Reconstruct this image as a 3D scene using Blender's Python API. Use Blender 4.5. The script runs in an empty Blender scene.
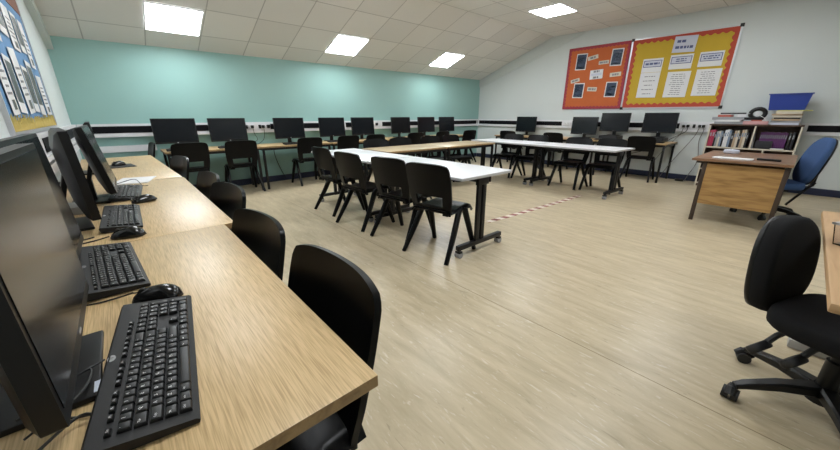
import bpy, bmesh, math, random
from mathutils import Vector, Matrix, Euler
random.seed(7)
S = bpy.context.scene
C = S.collection
PI = math.pi
R = math.radians

# ------------------------------------------------------------------ materials
def nodes_of(m):
    m.use_nodes = True
    nt = m.node_tree
    return nt, nt.nodes, nt.links, nt.nodes['Principled BSDF']

def mat(name, col, rough=.5, metal=0, spec=.5, noise=0, nscale=40, bump=0, bscale=200, coat=0):
    m = bpy.data.materials.new(name)
    nt, N, L, P = nodes_of(m)
    P.inputs['Base Color'].default_value = (*col, 1)
    P.inputs['Roughness'].default_value = rough
    P.inputs['Metallic'].default_value = metal
    P.inputs['Specular IOR Level'].default_value = spec
    P.inputs['Coat Weight'].default_value = coat
    tc = N.new('ShaderNodeTexCoord')
    if noise:
        t = N.new('ShaderNodeTexNoise'); t.inputs['Scale'].default_value = nscale; t.inputs['Detail'].default_value = 4
        L.new(tc.outputs['Object'], t.inputs['Vector'])
        mx = N.new('ShaderNodeMix'); mx.data_type = 'RGBA'
        mx.inputs['A'].default_value = (*[c*(1-noise) for c in col], 1)
        mx.inputs['B'].default_value = (*[min(1, c*(1+noise)) for c in col], 1)
        L.new(t.outputs['Fac'], mx.inputs['Factor'])
        L.new(mx.outputs['Result'], P.inputs['Base Color'])
    if bump:
        t = N.new('ShaderNodeTexNoise'); t.inputs['Scale'].default_value = bscale; t.inputs['Detail'].default_value = 3
        L.new(tc.outputs['Object'], t.inputs['Vector'])
        b = N.new('ShaderNodeBump'); b.inputs['Strength'].default_value = bump; b.inputs['Distance'].default_value = .002
        L.new(t.outputs['Fac'], b.inputs['Height']); L.new(b.outputs['Normal'], P.inputs['Normal'])
    return m

def wood(name, c1, c2, axis='Y', rough=.3, grain=60, coat=0, spec=.5, stretch=14):
    m = bpy.data.materials.new(name)
    nt, N, L, P = nodes_of(m)
    tc = N.new('ShaderNodeTexCoord')
    def layer(g, st, det, ro, di):
        mp = N.new('ShaderNodeMapping'); sc = [g, g, g]; sc['XYZ'.index(axis)] = g/st
        mp.inputs['Scale'].default_value = sc; L.new(tc.outputs['Object'], mp.inputs['Vector'])
        t = N.new('ShaderNodeTexNoise'); t.inputs['Scale'].default_value = 1; t.inputs['Detail'].default_value = det
        t.inputs['Roughness'].default_value = ro; t.inputs['Distortion'].default_value = di
        L.new(mp.outputs['Vector'], t.inputs['Vector']); return t
    a = layer(grain, stretch, 2, .5, .25); w = layer(grain*.16, stretch*.6, 4, .55, 1.4)
    sm = N.new('ShaderNodeMath'); sm.operation = 'MULTIPLY'; sm.inputs[1].default_value = .80; L.new(a.outputs['Fac'], sm.inputs[0])
    ad = N.new('ShaderNodeMath'); ad.operation = 'MULTIPLY_ADD'; ad.inputs[1].default_value = .20
    L.new(w.outputs['Fac'], ad.inputs[0]); L.new(sm.outputs[0], ad.inputs[2])
    r = N.new('ShaderNodeValToRGB')
    r.color_ramp.elements[0].position = .34; r.color_ramp.elements[0].color = (*c2, 1)
    r.color_ramp.elements[1].position = .58; r.color_ramp.elements[1].color = (*c1, 1)
    L.new(ad.outputs[0], r.inputs['Fac']); L.new(r.outputs['Color'], P.inputs['Base Color'])
    P.inputs['Roughness'].default_value = rough; P.inputs['Coat Weight'].default_value = coat
    P.inputs['Specular IOR Level'].default_value = spec
    b = N.new('ShaderNodeBump'); b.inputs['Strength'].default_value = .12; b.inputs['Distance'].default_value = .001
    L.new(a.outputs['Fac'], b.inputs['Height']); L.new(b.outputs['Normal'], P.inputs['Normal'])
    return m

def emis(name, col, strength):
    m = bpy.data.materials.new(name)
    nt, N, L, P = nodes_of(m)
    P.inputs['Base Color'].default_value = (*col, 1)
    P.inputs['Emission Color'].default_value = (*col, 1)
    P.inputs['Emission Strength'].default_value = strength
    return m

def floor_mat():
    m = bpy.data.materials.new('vinyl_floor')
    nt, N, L, P = nodes_of(m)
    tc = N.new('ShaderNodeTexCoord')
    def stretched(sx, sy, detail, dist=.3):
        mp = N.new('ShaderNodeMapping'); mp.inputs['Scale'].default_value = (sx, sy, 1)
        L.new(tc.outputs['Object'], mp.inputs['Vector'])
        t = N.new('ShaderNodeTexNoise'); t.inputs['Scale'].default_value = 1; t.inputs['Detail'].default_value = detail
        t.inputs['Roughness'].default_value = .62; t.inputs['Distortion'].default_value = dist
        L.new(mp.outputs['Vector'], t.inputs['Vector']); return t
    a = stretched(16, 2.6, 7, .5); b = stretched(62, 13, 3, .6); c = stretched(36, 7, 3, 1.0)
    r1 = N.new('ShaderNodeValToRGB')
    r1.color_ramp.elements[0].position = .3; r1.color_ramp.elements[0].color = (.41, .335, .215, 1)
    r1.color_ramp.elements[1].position = .72; r1.color_ramp.elements[1].color = (.585, .495, .345, 1)
    L.new(a.outputs['Fac'], r1.inputs['Fac'])
    r2 = N.new('ShaderNodeValToRGB')            # pale flecks
    r2.color_ramp.elements[0].position = .60; r2.color_ramp.elements[0].color = (0, 0, 0, 1)
    r2.color_ramp.elements[1].position = .72; r2.color_ramp.elements[1].color = (.65, .65, .65, 1)
    L.new(b.outputs['Fac'], r2.inputs['Fac'])
    m1 = N.new('ShaderNodeMix'); m1.data_type = 'RGBA'; m1.inputs['B'].default_value = (.69, .63, .52, 1)
    L.new(r2.outputs['Color'], m1.inputs['Factor']); L.new(r1.outputs['Color'], m1.inputs['A'])
    r3 = N.new('ShaderNodeValToRGB')            # dark flecks
    r3.color_ramp.elements[0].position = .64; r3.color_ramp.elements[0].color = (0, 0, 0, 1)
    r3.color_ramp.elements[1].position = .72; r3.color_ramp.elements[1].color = (.5, .5, .5, 1)
    L.new(c.outputs['Fac'], r3.inputs['Fac'])
    m2 = N.new('ShaderNodeMix'); m2.data_type = 'RGBA'; m2.inputs['B'].default_value = (.25, .20, .13, 1)
    L.new(r3.outputs['Color'], m2.inputs['Factor']); L.new(m1.outputs['Result'], m2.inputs['A'])
    # welded sheet seams every 2 m
    sx = N.new('ShaderNodeSeparateXYZ'); L.new(tc.outputs['Object'], sx.inputs[0])
    md = N.new('ShaderNodeMath'); md.operation = 'PINGPONG'; md.inputs[1].default_value = 1.0
    of = N.new('ShaderNodeMath'); of.operation = 'ADD'; of.inputs[1].default_value = -1.685
    L.new(sx.outputs['X'], of.inputs[0]); L.new(of.outputs[0], md.inputs[0])
    lt = N.new('ShaderNodeMath'); lt.operation = 'LESS_THAN'; lt.inputs[1].default_value = .0025
    L.new(md.outputs[0], lt.inputs[0])
    m3 = N.new('ShaderNodeMix'); m3.data_type = 'RGBA'; m3.inputs['B'].default_value = (.2, .145, .08, 1)
    L.new(lt.outputs[0], m3.inputs['Factor']); L.new(m2.outputs['Result'], m3.inputs['A'])
    L.new(m3.outputs['Result'], P.inputs['Base Color'])
    P.inputs['Roughness'].default_value = .34
    P.inputs['Specular IOR Level'].default_value = .42
    bp = N.new('ShaderNodeBump'); bp.inputs['Strength'].default_value = .15; bp.inputs['Distance'].default_value = .002
    L.new(b.outputs['Fac'], bp.inputs['Height']); L.new(bp.outputs['Normal'], P.inputs['Normal'])
    return m

TU, TV = .645, .615          # ceiling grid pitch
def ceiling_mat():
    m = bpy.data.materials.new('ceiling_tiles')
    nt, N, L, P = nodes_of(m)
    uv = N.new('ShaderNodeUVMap'); uv.uv_map = 'UVMap'
    s = N.new('ShaderNodeSeparateXYZ'); L.new(uv.outputs['UV'], s.inputs[0])
    outs = []
    for ax in 'XY':
        pp = N.new('ShaderNodeMath'); pp.operation = 'PINGPONG'; pp.inputs[1].default_value = .5
        L.new(s.outputs[ax], pp.inputs[0])
        lt = N.new('ShaderNodeMath'); lt.operation = 'LESS_THAN'; lt.inputs[1].default_value = .011
        L.new(pp.outputs[0], lt.inputs[0]); outs.append(lt)
    mx = N.new('ShaderNodeMath'); mx.operation = 'MAXIMUM'
    L.new(outs[0].outputs[0], mx.inputs[0]); L.new(outs[1].outputs[0], mx.inputs[1])
    t = N.new('ShaderNodeTexNoise'); t.inputs['Scale'].default_value = 90; t.inputs['Detail'].default_value = 4
    L.new(uv.outputs['UV'], t.inputs['Vector'])
    r = N.new('ShaderNodeValToRGB')
    r.color_ramp.elements[0].position = .35; r.color_ramp.elements[0].color = (.72, .71, .69, 1)
    r.color_ramp.elements[1].position = .65; r.color_ramp.elements[1].color = (.78, .77, .75, 1)
    L.new(t.outputs['Fac'], r.inputs['Fac'])
    # each tile has aged a little differently
    fl = N.new('ShaderNodeVectorMath'); fl.operation = 'FLOOR'; L.new(uv.outputs['UV'], fl.inputs[0])
    wn = N.new('ShaderNodeTexWhiteNoise'); wn.noise_dimensions = '2D'; L.new(fl.outputs[0], wn.inputs['Vector'])
    mr = N.new('ShaderNodeMapRange'); mr.inputs['To Min'].default_value = .93; mr.inputs['To Max'].default_value = 1.05
    L.new(wn.outputs['Value'], mr.inputs['Value'])
    ml = N.new('ShaderNodeVectorMath'); ml.operation = 'SCALE'
    L.new(r.outputs['Color'], ml.inputs[0]); L.new(mr.outputs['Result'], ml.inputs['Scale'])
    m1 = N.new('ShaderNodeMix'); m1.data_type = 'RGBA'; m1.inputs['B'].default_value = (.47, .46, .45, 1)
    L.new(mx.outputs[0], m1.inputs['Factor']); L.new(ml.outputs[0], m1.inputs['A'])
    L.new(m1.outputs['Result'], P.inputs['Base Color'])
    P.inputs['Roughness'].default_value = .85
    b = N.new('ShaderNodeBump'); b.inputs['Strength'].default_value = .5; b.inputs['Distance'].default_value = .004; b.invert = True
    L.new(mx.outputs[0], b.inputs['Height']); L.new(b.outputs['Normal'], P.inputs['Normal'])
    return m

def stripe_mat():
    m = bpy.data.materials.new('hazard_tape')
    nt, N, L, P = nodes_of(m)
    tc = N.new('ShaderNodeTexCoord'); s = N.new('ShaderNodeSeparateXYZ'); L.new(tc.outputs['Object'], s.inputs[0])
    a = N.new('ShaderNodeMath'); a.operation = 'MULTIPLY_ADD'; a.inputs[1].default_value = .35
    L.new(s.outputs['Y'], a.inputs[0]); L.new(s.outputs['X'], a.inputs[2])
    f = N.new('ShaderNodeMath'); f.operation = 'PINGPONG'; f.inputs[1].default_value = .085
    L.new(a.outputs[0], f.inputs[0])
    g = N.new('ShaderNodeMath'); g.operation = 'LESS_THAN'; g.inputs[1].default_value = .043
    L.new(f.outputs[0], g.inputs[0])
    t = N.new('ShaderNodeTexNoise'); t.inputs['Scale'].default_value = 14; L.new(tc.outputs['Object'], t.inputs['Vector'])
    mA = N.new('ShaderNodeMix'); mA.data_type = 'RGBA'; mA.inputs['A'].default_value = (.10, .012, .012, 1); mA.inputs['B'].default_value = (.36, .05, .045, 1)
    L.new(t.outputs['Fac'], mA.inputs['Factor'])
    mx = N.new('ShaderNodeMix'); mx.data_type = 'RGBA'; mx.inputs['B'].default_value = (.8, .74, .66, 1)
    L.new(g.outputs[0], mx.inputs['Factor']); L.new(mA.outputs['Result'], mx.inputs['A'])
    L.new(mx.outputs['Result'], P.inputs['Base Color']); P.inputs['Roughness'].default_value = .35
    return m

def clear_mat():
    m = bpy.data.materials.new('clear_plastic')
    nt, N, L, P = nodes_of(m)
    P.inputs['Base Color'].default_value = (.9, .9, .92, 1); P.inputs['Roughness'].default_value = .03
    P.inputs['Transmission Weight'].default_value = 1; P.inputs['IOR'].default_value = 1.2
    return m

M = dict(
    teal=mat('teal_paint', (.29, .485, .455), .42, spec=.4, noise=.02, nscale=3, bump=.05),
    white=mat('white_wall_paint', (.62, .66, .655), .55, noise=.02, nscale=3, bump=.05),
    beam=mat('boxing_paint', (.60, .64, .63), .5, noise=.02),
    skirt=mat('navy_skirting', (.012, .018, .05), .4, noise=.15),
    trunk=mat('white_plastic_trunking', (.72, .72, .74), .35, noise=.02),
    trunkband=mat('black_trunking_band', (.004, .004, .006), .5, spec=.15, noise=.1),
    floor=floor_mat(), ceil=ceiling_mat(),
    chair=mat('black_polypropylene', (.0035, .0035, .004), .32, spec=.16, noise=.1, bump=.12, bscale=500),
    steel=mat('black_steel', (.007, .007, .008), .4, spec=.35, noise=.1),
    black=mat('black_plastic', (.006, .006, .0065), .38, spec=.35, noise=.1),
    matte=mat('matte_black_plastic', (.014, .014, .015), .55, noise=.1),
    screen=mat('matte_screen', (.005, .0065, .009), .22, spec=.28, noise=.05),
    key=mat('keycap_plastic', (.007, .007, .0075), .42, spec=.4, noise=.08),
    legend=mat('key_legend_print', (.88, .88, .88), .6, noise=.03),
    kcase=mat('keyboard_case', (.009, .009, .0095), .55, spec=.35, noise=.08, bump=.1, bscale=600),
    mouse=mat('glossy_mouse_plastic', (.008, .008, .008), .16, noise=.05),
    logo=mat('silver_logo', (.6, .6, .62), .3, metal=.6, noise=.03),
    oak=wood('oak_laminate', (.645, .465, .245), (.43, .29, .135), 'Y', rough=.36, grain=360, stretch=34, spec=.38),
    oakx=wood('oak_laminate_cross', (.645, .465, .245), (.43, .29, .135), 'X', rough=.36, grain=360, stretch=34, spec=.38),
    oakedge=wood('oak_edge', (.36, .235, .11), (.25, .155, .07), 'Y', rough=.4, grain=60),
    pale=wood('pale_table_top', (.60, .47, .30), (.50, .375, .215), 'X', rough=.25, grain=60),
    golden=wood('golden_oak_panel', (.40, .235, .085), (.25, .135, .045), 'Y', rough=.35, grain=34, stretch=8),
    brown=wood('brown_wood_top', (.25, .135, .075), (.15, .08, .045), 'Y', rough=.35, grain=40),
    darkbrown=mat('dark_brown_steel', (.045, .028, .02), .4, noise=.1),
    beech=wood('beech_desk_top', (.52, .33, .17), (.42, .25, .12), 'X', rough=.4, grain=50),
    wtop=mat('white_laminate', (.80, .81, .84), .3, noise=.01),
    wedge=mat('grey_table_edge', (.45, .45, .46), .45, noise=.03),
    castergrey=mat('grey_caster', (.30, .30, .31), .4, noise=.05),
    blackfab=mat('black_fabric', (.009, .009, .010), .9, spec=.2, noise=.25, nscale=300, bump=.4, bscale=900),
    bluefab=mat('blue_fabric', (.045, .09, .21), .85, spec=.25, noise=.2, nscale=200, bump=.4, bscale=900),
    greypl=mat('grey_plastic', (.36, .35, .33), .45, noise=.05),
    frame=mat('aluminium_frame', (.62, .62, .64), .35, metal=.5, noise=.03),
    orange=mat('orange_backing_paper', (.52, .12, .03), .8, noise=.08, nscale=6),
    redborder=mat('crimson_border', (.33, .035, .055), .7, noise=.08),
    redorange=mat('red_orange_border', (.46, .06, .03), .7, noise=.08),
    yellow=mat('yellow_backing_paper', (.55, .37, .03), .8, noise=.06, nscale=6),
    bluepaper=mat('blue_backing_paper', (.12, .27, .50), .8, noise=.06, nscale=6),
    grass=mat('yellow_fringe_border', (.55, .41, .10), .8, noise=.15, nscale=20),
    redbrown=mat('russet_paper', (.22, .09, .06), .8, noise=.3, nscale=18),
    paper=mat('white_paper', (.72, .72, .73), .7, noise=.02),
    lilac=mat('pale_lilac_paper', (.56, .58, .68), .7, noise=.03),
    ink=mat('printed_ink', (.22, .22, .24), .8, noise=.1),
    inkblue=mat('blue_ink', (.09, .11, .24), .8, noise=.1),
    navycard=mat('navy_photo', (.018, .035, .075), .45, noise=.5, nscale=16),
    cardblue=mat('pale_blue_photo', (.26, .33, .42), .45, noise=.4, nscale=20),
    photo=mat('dim_photo', (.05, .06, .06), .5, noise=.6, nscale=22),
    tray=mat('blue_tray_plastic', (.018, .045, .27), .4, noise=.04),
    purple=mat('purple_cover', (.14, .035, .16), .5, noise=.15),
    crimson=mat('crimson_cover', (.40, .03, .08), .5, noise=.1),
    tan=mat('tan_cover', (.45, .33, .22), .6, noise=.1),
    greyc=mat('grey_cover', (.30, .31, .33), .6, noise=.1),
    bluegrey=mat('blue_grey_cover', (.20, .26, .36), .6, noise=.1),
    darkc=mat('dark_cover', (.02, .02, .025), .5, noise=.1),
    cream=mat('cream_cover', (.60, .54, .44), .6, noise=.06),
    pink=mat('pink_cover', (.60, .33, .33), .6, noise=.06),
    redc=mat('red_cover', (.42, .10, .07), .5, noise=.08),
    lime=mat('lime_cover', (.55, .55, .16), .6, noise=.06),
    ivory=mat('bookcase_edge', (.58, .52, .42), .5, noise=.04),
    shelfin=wood('bookcase_board', (.09, .05, .035), (.06, .034, .024), 'Y', rough=.5, grain=30),
    tape=stripe_mat(), clear=clear_mat(),
    light=emis('light_diffuser', (.94, .975, 1.0), 13.0),
    sticker=mat('white_sticker', (.6, .65, .75), .5, noise=.05),
    cable=mat('black_cable', (.012, .012, .012), .5, noise=.1),
    greycable=mat('grey_cable', (.16, .15, .145), .5, noise=.08),
    nut=mat('chocolate_items', (.10, .02, .018), .4, noise=.7, nscale=40),
)

# ------------------------------------------------------------------ mesh helpers
def bx(bm, c, s, mi=0, rot=None, bev=0, taper=None):
    r = bmesh.ops.create_cube(bm, size=1)
    vs = r['verts']
    for v in vs:
        k = 1
        if taper and v.co.z < 0: k = taper
        v.co = Vector((v.co.x*s[0]*k, v.co.y*s[1]*k, v.co.z*s[2]))
    if bev:
        es = list({e for v in vs for e in v.link_edges})
        rr = bmesh.ops.bevel(bm, geom=es, offset=bev, segments=2, affect='EDGES', profile=.6)
        vs = list({v for f in rr['faces'] for v in f.verts} | {v for v in vs if v.is_valid})
    mtx = Matrix.Translation(c) @ (Euler(rot).to_matrix().to_4x4() if rot else Matrix())
    for v in vs: v.co = mtx @ v.co
    fs = {f for v in vs for f in v.link_faces}
    for f in fs: f.material_index = mi
    return list(vs)

def bx2(bm, a, b, mi=0, bev=0):
    return bx(bm, [(p+q)/2 for p, q in zip(a, b)], [abs(q-p) for p, q in zip(a, b)], mi, None, bev)

def loft(bm, rings, mi=0, cap=True, closed=True):
    vr = [[bm.verts.new(p) for p in r] for r in rings]
    n = len(rings[0])
    for a, b in zip(vr[:-1], vr[1:]):
        for i in range(n if closed else n-1):
            j = (i+1) % n
            f = bm.faces.new((a[i], a[j], b[j], b[i])); f.material_index = mi; f.smooth = True
    if cap:
        f = bm.faces.new(vr[0][::-1]); f.material_index = mi
        f = bm.faces.new(vr[-1]); f.material_index = mi
    return vr

def tube(bm, pts, r, seg=8, mi=0, cap=True):
    pts = [Vector(p) for p in pts]
    rr = r if isinstance(r, (list, tuple)) else [r]*len(pts)
    rings = []; up = None
    for i, p in enumerate(pts):
        t = (pts[min(i+1, len(pts)-1)] - pts[max(i-1, 0)]).normalized()
        if up is None: up = Vector((0, 0, 1)) if abs(t.z) < .9 else Vector((1, 0, 0))
        n = (up - t*up.dot(t)).normalized(); up = n
        b = t.cross(n)
        rings.append([p + (n*math.cos(2*PI*k/seg) + b*math.sin(2*PI*k/seg))*rr[i] for k in range(seg)])
    loft(bm, rings, mi, cap)

def cyl(bm, a, b, r, seg=16, mi=0): tube(bm, [a, b], r, seg, mi)

def bar(bm, pts, secs, side=(0, 1, 0), mi=0):
    """rectangular bar along pts; secs = (width along side, thickness across)"""
    pts = [Vector(p) for p in pts]; side = Vector(side); rings = []
    for i, p in enumerate(pts):
        t = (pts[min(i+1, len(pts)-1)] - pts[max(i-1, 0)]).normalized()
        n = side.cross(t).normalized(); s = t.cross(n).normalized()
        w, h = secs[i][0]/2, secs[i][1]/2; c = min(w, h)*.35
        rings.append([p+s*a+n*b for a, b in ((w-c, h), (w, h-c), (w, -h+c), (w-c, -h), (-w+c, -h), (-w, -h+c), (-w, h-c), (-w+c, h))])
    loft(bm, rings, mi)

def smooth_path(pts, n=6):
    P = [Vector(p) for p in pts]; P = [P[0]*2-P[1]] + P + [P[-1]*2-P[-2]]; out = []
    for i in range(1, len(P)-2):
        a, b, c, d = P[i-1:i+3]
        for k in range(n):
            t = k/n
            out.append(.5*((2*b)+(c-a)*t+(2*a-5*b+4*c-d)*t*t+(3*b-a-3*c+d)*t**3))
    out.append(P[-2]); return out

def shell(bm, fn, nu, nv, th, skip=None, mi=0):
    """surface fn(u,v), u,v in 0..1, given thickness"""
    V = [[bm.verts.new(fn(i/nu, j/nv)) for j in range(nv+1)] for i in range(nu+1)]
    fs = []
    for i in range(nu):
        for j in range(nv):
            if skip and skip((i+.5)/nu, (j+.5)/nv): continue
            f = bm.faces.new((V[i][j], V[i+1][j], V[i+1][j+1], V[i][j+1])); f.smooth = True; f.material_index = mi; fs.append(f)
    loose = [v for row in V for v in row if not v.link_faces]
    bmesh.ops.delete(bm, geom=loose, context='VERTS')
    bmesh.ops.recalc_face_normals(bm, faces=fs)
    bmesh.ops.solidify(bm, geom=fs, thickness=th)

def pad(bm, w, h, t, n=3.2, seg=36, edge=.35, bend=0, mi=0, top=1.0):
    """cushion in the local YZ plane (width Y, height Z), thickness along X, superellipse outline"""
    def ring(k, x):
        pts = []
        for i in range(seg):
            a = 2*PI*i/seg; ca, sa = math.cos(a), math.sin(a)
            y = math.copysign(abs(ca)**(2/n), ca)*w/2*k; z = math.copysign(abs(sa)**(2/n), sa)*h/2*k
            y *= (1 + (top-1)*(z/h+.5))
            pts.append(Vector((x + bend*y*y, y, z)))
        return pts
    e = edge
    prof = [(1-e*.55, -t/2), (1-e*.2, -t/2*.9), (1-e*.04, -t/2*.6), (1, 0), (1-e*.04, t/2*.6), (1-e*.2, t/2*.9), (1-e*.55, t/2)]
    loft(bm, [ring(k, x) for k, x in prof], mi)

def mesh(bm, mats, name='m', ang=35):
    bmesh.ops.recalc_face_normals(bm, faces=bm.faces[:])
    me = bpy.data.meshes.new(name); bm.to_mesh(me); bm.free()
    for m in (mats if isinstance(mats, (list, tuple)) else [mats]): me.materials.append(M[m])
    for p in me.polygons: p.use_smooth = True
    me.set_sharp_from_angle(angle=R(ang))
    return me

def link(name, me, parent=None, loc=None, rot=None):
    o = bpy.data.objects.new(name, me); C.objects.link(o)
    if parent: o.parent = parent
    if loc is not None: o.location = loc
    if rot is not None: o.rotation_euler = rot
    return o

def part(name, bm, mats, parent=None, loc=None, rot=None, ang=35):
    return link(name, mesh(bm, mats, name, ang), parent, loc, rot)

def B(): return bmesh.new()

def tag(o, label=None, cat=None, group=None, kind=None):
    if label: o['label'] = label
    if cat: o['category'] = cat
    if group: o['group'] = group
    if kind: o['kind'] = kind
    return o

def thing(name, label, cat, loc=(0, 0, 0), rz=0, group=None):
    o = bpy.data.objects.new(name, None); C.objects.link(o)
    o.location = loc; o.rotation_euler = (0, 0, rz); o.empty_display_size = .1
    return tag(o, label, cat, group)

def solo(name, bm, mats, label, cat, loc=(0, 0, 0), rot=(0, 0, 0), group=None, ang=35):
    return tag(part(name, bm, mats, None, loc, rot, ang), label, cat, group)

def struct(name, bm, mats, parent=None):
    o = part(name, bm, mats, parent)
    if not parent: o['kind'] = 'structure'
    return o

def clone(root, loc, rz, label=None, group=None):
    r = root.copy(); C.objects.link(r); r.location = loc; r.rotation_euler = (0, 0, rz)
    if label: r['label'] = label
    if group: r['group'] = group
    for ch in list(root.children):
        c = ch.copy(); C.objects.link(c); c.parent = r
        for g in list(ch.children):
            d = g.copy(); C.objects.link(d); d.parent = c
    return r

class Kind:
    """first placement moves the thing that was built, later ones copy it"""
    def __init__(s, build): s.build = build; s.root = None
    def put(s, loc, rz, label, group):
        if s.root is None:
            s.root = s.build(label, group); s.root.location = loc; s.root.rotation_euler = (0, 0, rz); return s.root
        return clone(s.root, loc, rz, label, group)

# ------------------------------------------------------------------ room shell
XL, XR, YF, YB = -.45, 8.14, 6.6, -2.6
ZF, ZC = 2.165, 2.95                         # ceiling height at the teal wall, flat ceiling height
SL = .37
YK = YF - (ZC-ZF)/SL                         # where the slope meets the flat part
def ceil_z(y): return min(ZC, ZF + (YF-y)*SL)

bm = B(); bx2(bm, (XL-.1, YB-.1, -.1), (XR+.1, YF+.1, 0)); struct('floor', bm, 'floor')
bm = B(); bx2(bm, (XL-.1, YF, 0), (XR+.1, YF+.1, 2.5)); struct('wall_far', bm, 'teal')
for nm, xa, xb in (('wall_left', XL-.1, XL), ('wall_right', XR, XR+.1)):
    bm = B(); bx2(bm, (xa, YB-.1, 0), (xb, YF, 3.2)); struct(nm, bm, 'white')
bm = B(); bx2(bm, (XL, YB-.1, 0), (XR, YB, 3.2)); struct('wall_back', bm, 'white')
# ceiling: flat part then slope down to the teal wall, one tiled surface
bm = B(); uvl = bm.loops.layers.uv.new('UVMap')
sl = math.hypot(YF-YK, ZC-ZF)
prof = [(YF+.1, ZF-.1*SL, -.1*sl/(YF-YK)), (YK, ZC, sl), (YB-.1, ZC, sl+YK-YB+.1)]
vv = [[bm.verts.new((x, y, z)) for x in (XL-.1, XR+.1)] for y, z, _ in prof]
for k in range(2):
    f = bm.faces.new((vv[k][0], vv[k][1], vv[k+1][1], vv[k+1][0]))
    for lp in f.loops:
        i = [j for j in range(3) if lp.vert in vv[j]][0]
        lp[uvl].uv = ((lp.vert.co.x-.56)/TU, (prof[i][2]-.43)/TV)
top = [[bm.verts.new((v.co.x, v.co.y, v.co.z+.08)) for v in row] for row in vv]
for k in range(2): bm.faces.new((top[k+1][0], top[k+1][1], top[k][1], top[k][0]))
for k in range(2):
    for e in (0, 1): bm.faces.new((vv[k][e], vv[k+1][e], top[k+1][e], top[k][e]))
for k in (0, 2): bm.faces.new((vv[k][0], vv[k][1], top[k][1], top[k][0]))
bmesh.ops.recalc_face_normals(bm, faces=bm.faces[:])
for f in bm.faces: f.smooth = False
me = bpy.data.meshes.new('ceiling'); bm.to_mesh(me); bm.free(); me.materials.append(M['ceil'])
o = link('ceiling', me); o['kind'] = 'structure'

# skirting
for nm, a, b in (('baseboard_far', (XL+.02, YF-.018, 0), (XR-.02, YF, .11)), ('baseboard_right', (XR-.018, YB, 0), (XR, YF-.02, .11)),
                 ('baseboard_left', (XL, YB, 0), (XL+.018, YF-.02, .11)), ('baseboard_back', (XL+.02, YB, 0), (XR-.02, YB+.018, .11))):
    bm = B(); bx2(bm, a, b, bev=.004); struct(nm, bm, 'skirt')
# boxed-in strips under the slope on both side walls
def wedge(name, x0, x1, pts, m):
    bm = B()
    loft(bm, [[(x0, y, z) for y, z in pts], [(x1, y, z) for y, z in pts]])
    struct(name, bm, m)
wedge('trim_1', XR-.03, XR, [(YF, ZF-.195), (3.75, ceil_z(3.75)-.03), (3.75, ceil_z(3.75)), (YK, ZC), (YF, ZF)], 'beam')
wedge('trim_2', XL, XL+.06, [(YF, ZF-.16), (YK, ZC-.16), (2.0, ZC-.16), (2.0, ZC), (YK, ZC), (YF, ZF)], 'beam')
# dado trunking: white profile with a black band, ledge below
def trunking(name, gaps, axis, at, lo, hi, sgn, z0=.925, z1=1.095, low=None):
    bm = B()
    def seg(a, b, za, zb, d0, d1, mi):
        if axis == 'x': bx2(bm, (a, at+sgn*d0, za), (b, at+sgn*d1, zb), mi)
        else: bx2(bm, (at+sgn*d0, a, za), (at+sgn*d1, b, zb), mi)
    seg(lo, hi, z0, z1, 0, .045, 0); seg(lo, hi, z0-.012, z0+.02, 0, .06, 0)
    cur = lo+.03
    for g0, g1 in gaps+[(hi-.03, hi)]:
        if g0 > cur: seg(cur, g0, .968, 1.063, .045, .051, 1)
        cur = max(cur, g1)
    if low: seg(lo, hi, low[0], low[1], 0, .035, 0)
    return struct(name, bm, ['trunk', 'trunkband'])
trunking('trim_3', [(1.66, 2.12), (3.60, 3.67), (4.26, 4.62), (6.1, 6.16), (8.0, 8.05)], 'x', YF, XL+.05, XR-.05, -1)
bm = B(); bx2(bm, (XL+.05, YF-.035, .70), (.40, YF, .79)); struct('trim_6', bm, 'trunk')
trunking('trim_4', [(.02, .09), (1.17, 1.66), (3.72, 3.99)], 'y', XR, -2.4, YF-.05, -1)
trunking('trim_5', [(1.35, 2.05), (2.9, 3.5)], 'y', XL, -2.4, YF-.05, 1, low=(.80, .87))

# ------------------------------------------------------------------ ceiling lights
def light_build(label, group):
    t = thing('ceiling_light', label, 'ceiling light', group=group)
    bm = B()
    for sx, sy in ((1, 0), (-1, 0), (0, 1), (0, -1)):
        bx(bm, (sx*.307, sy*.292, -.004), (.016 if sx else .63, .016 if sy else .6, .012), 0)
    part('frame', bm, 'trunk', t)
    bm = B(); bx(bm, (0, 0, -.003), (.598, .568, .006)); part('diffuser', bm, 'light', t)
    return t
LK = Kind(light_build)
YL = YF - .93*.93*.786
xs = [.87, 3.45, 6.04]
nm3 = ['left end of the teal wall', 'middle of the teal wall', 'right part of the teal wall']
tilt = math.atan(SL)
for x, w in zip(xs, nm3):
    yc = 5.92
    o = LK.put((x, yc, ceil_z(yc)-.006), 0, 'square white light in the sloped ceiling above the %s' % w, 'square ceiling lights')
    o.rotation_euler = (-tilt, 0, 0)
LK.put((6.16, 3.46, ZC-.004), 0, 'square white ceiling light glowing on the flat ceiling before the orange notice board', 'square ceiling lights')
for x, y, w in ((.87, 3.46, 'over the left row of desks'), (3.45, 3.46, 'over the white table'), (.87, .95, 'over the nearest desk'),
                (3.45, .95, 'over the open floor'), (6.16, .95, 'over the teacher desk'), (3.45, -1.5, 'behind the black swivel chair')):
    LK.put((x, y, ZC-.004), 0, 'square white light in the flat ceiling %s' % w, 'square ceiling lights')

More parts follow.
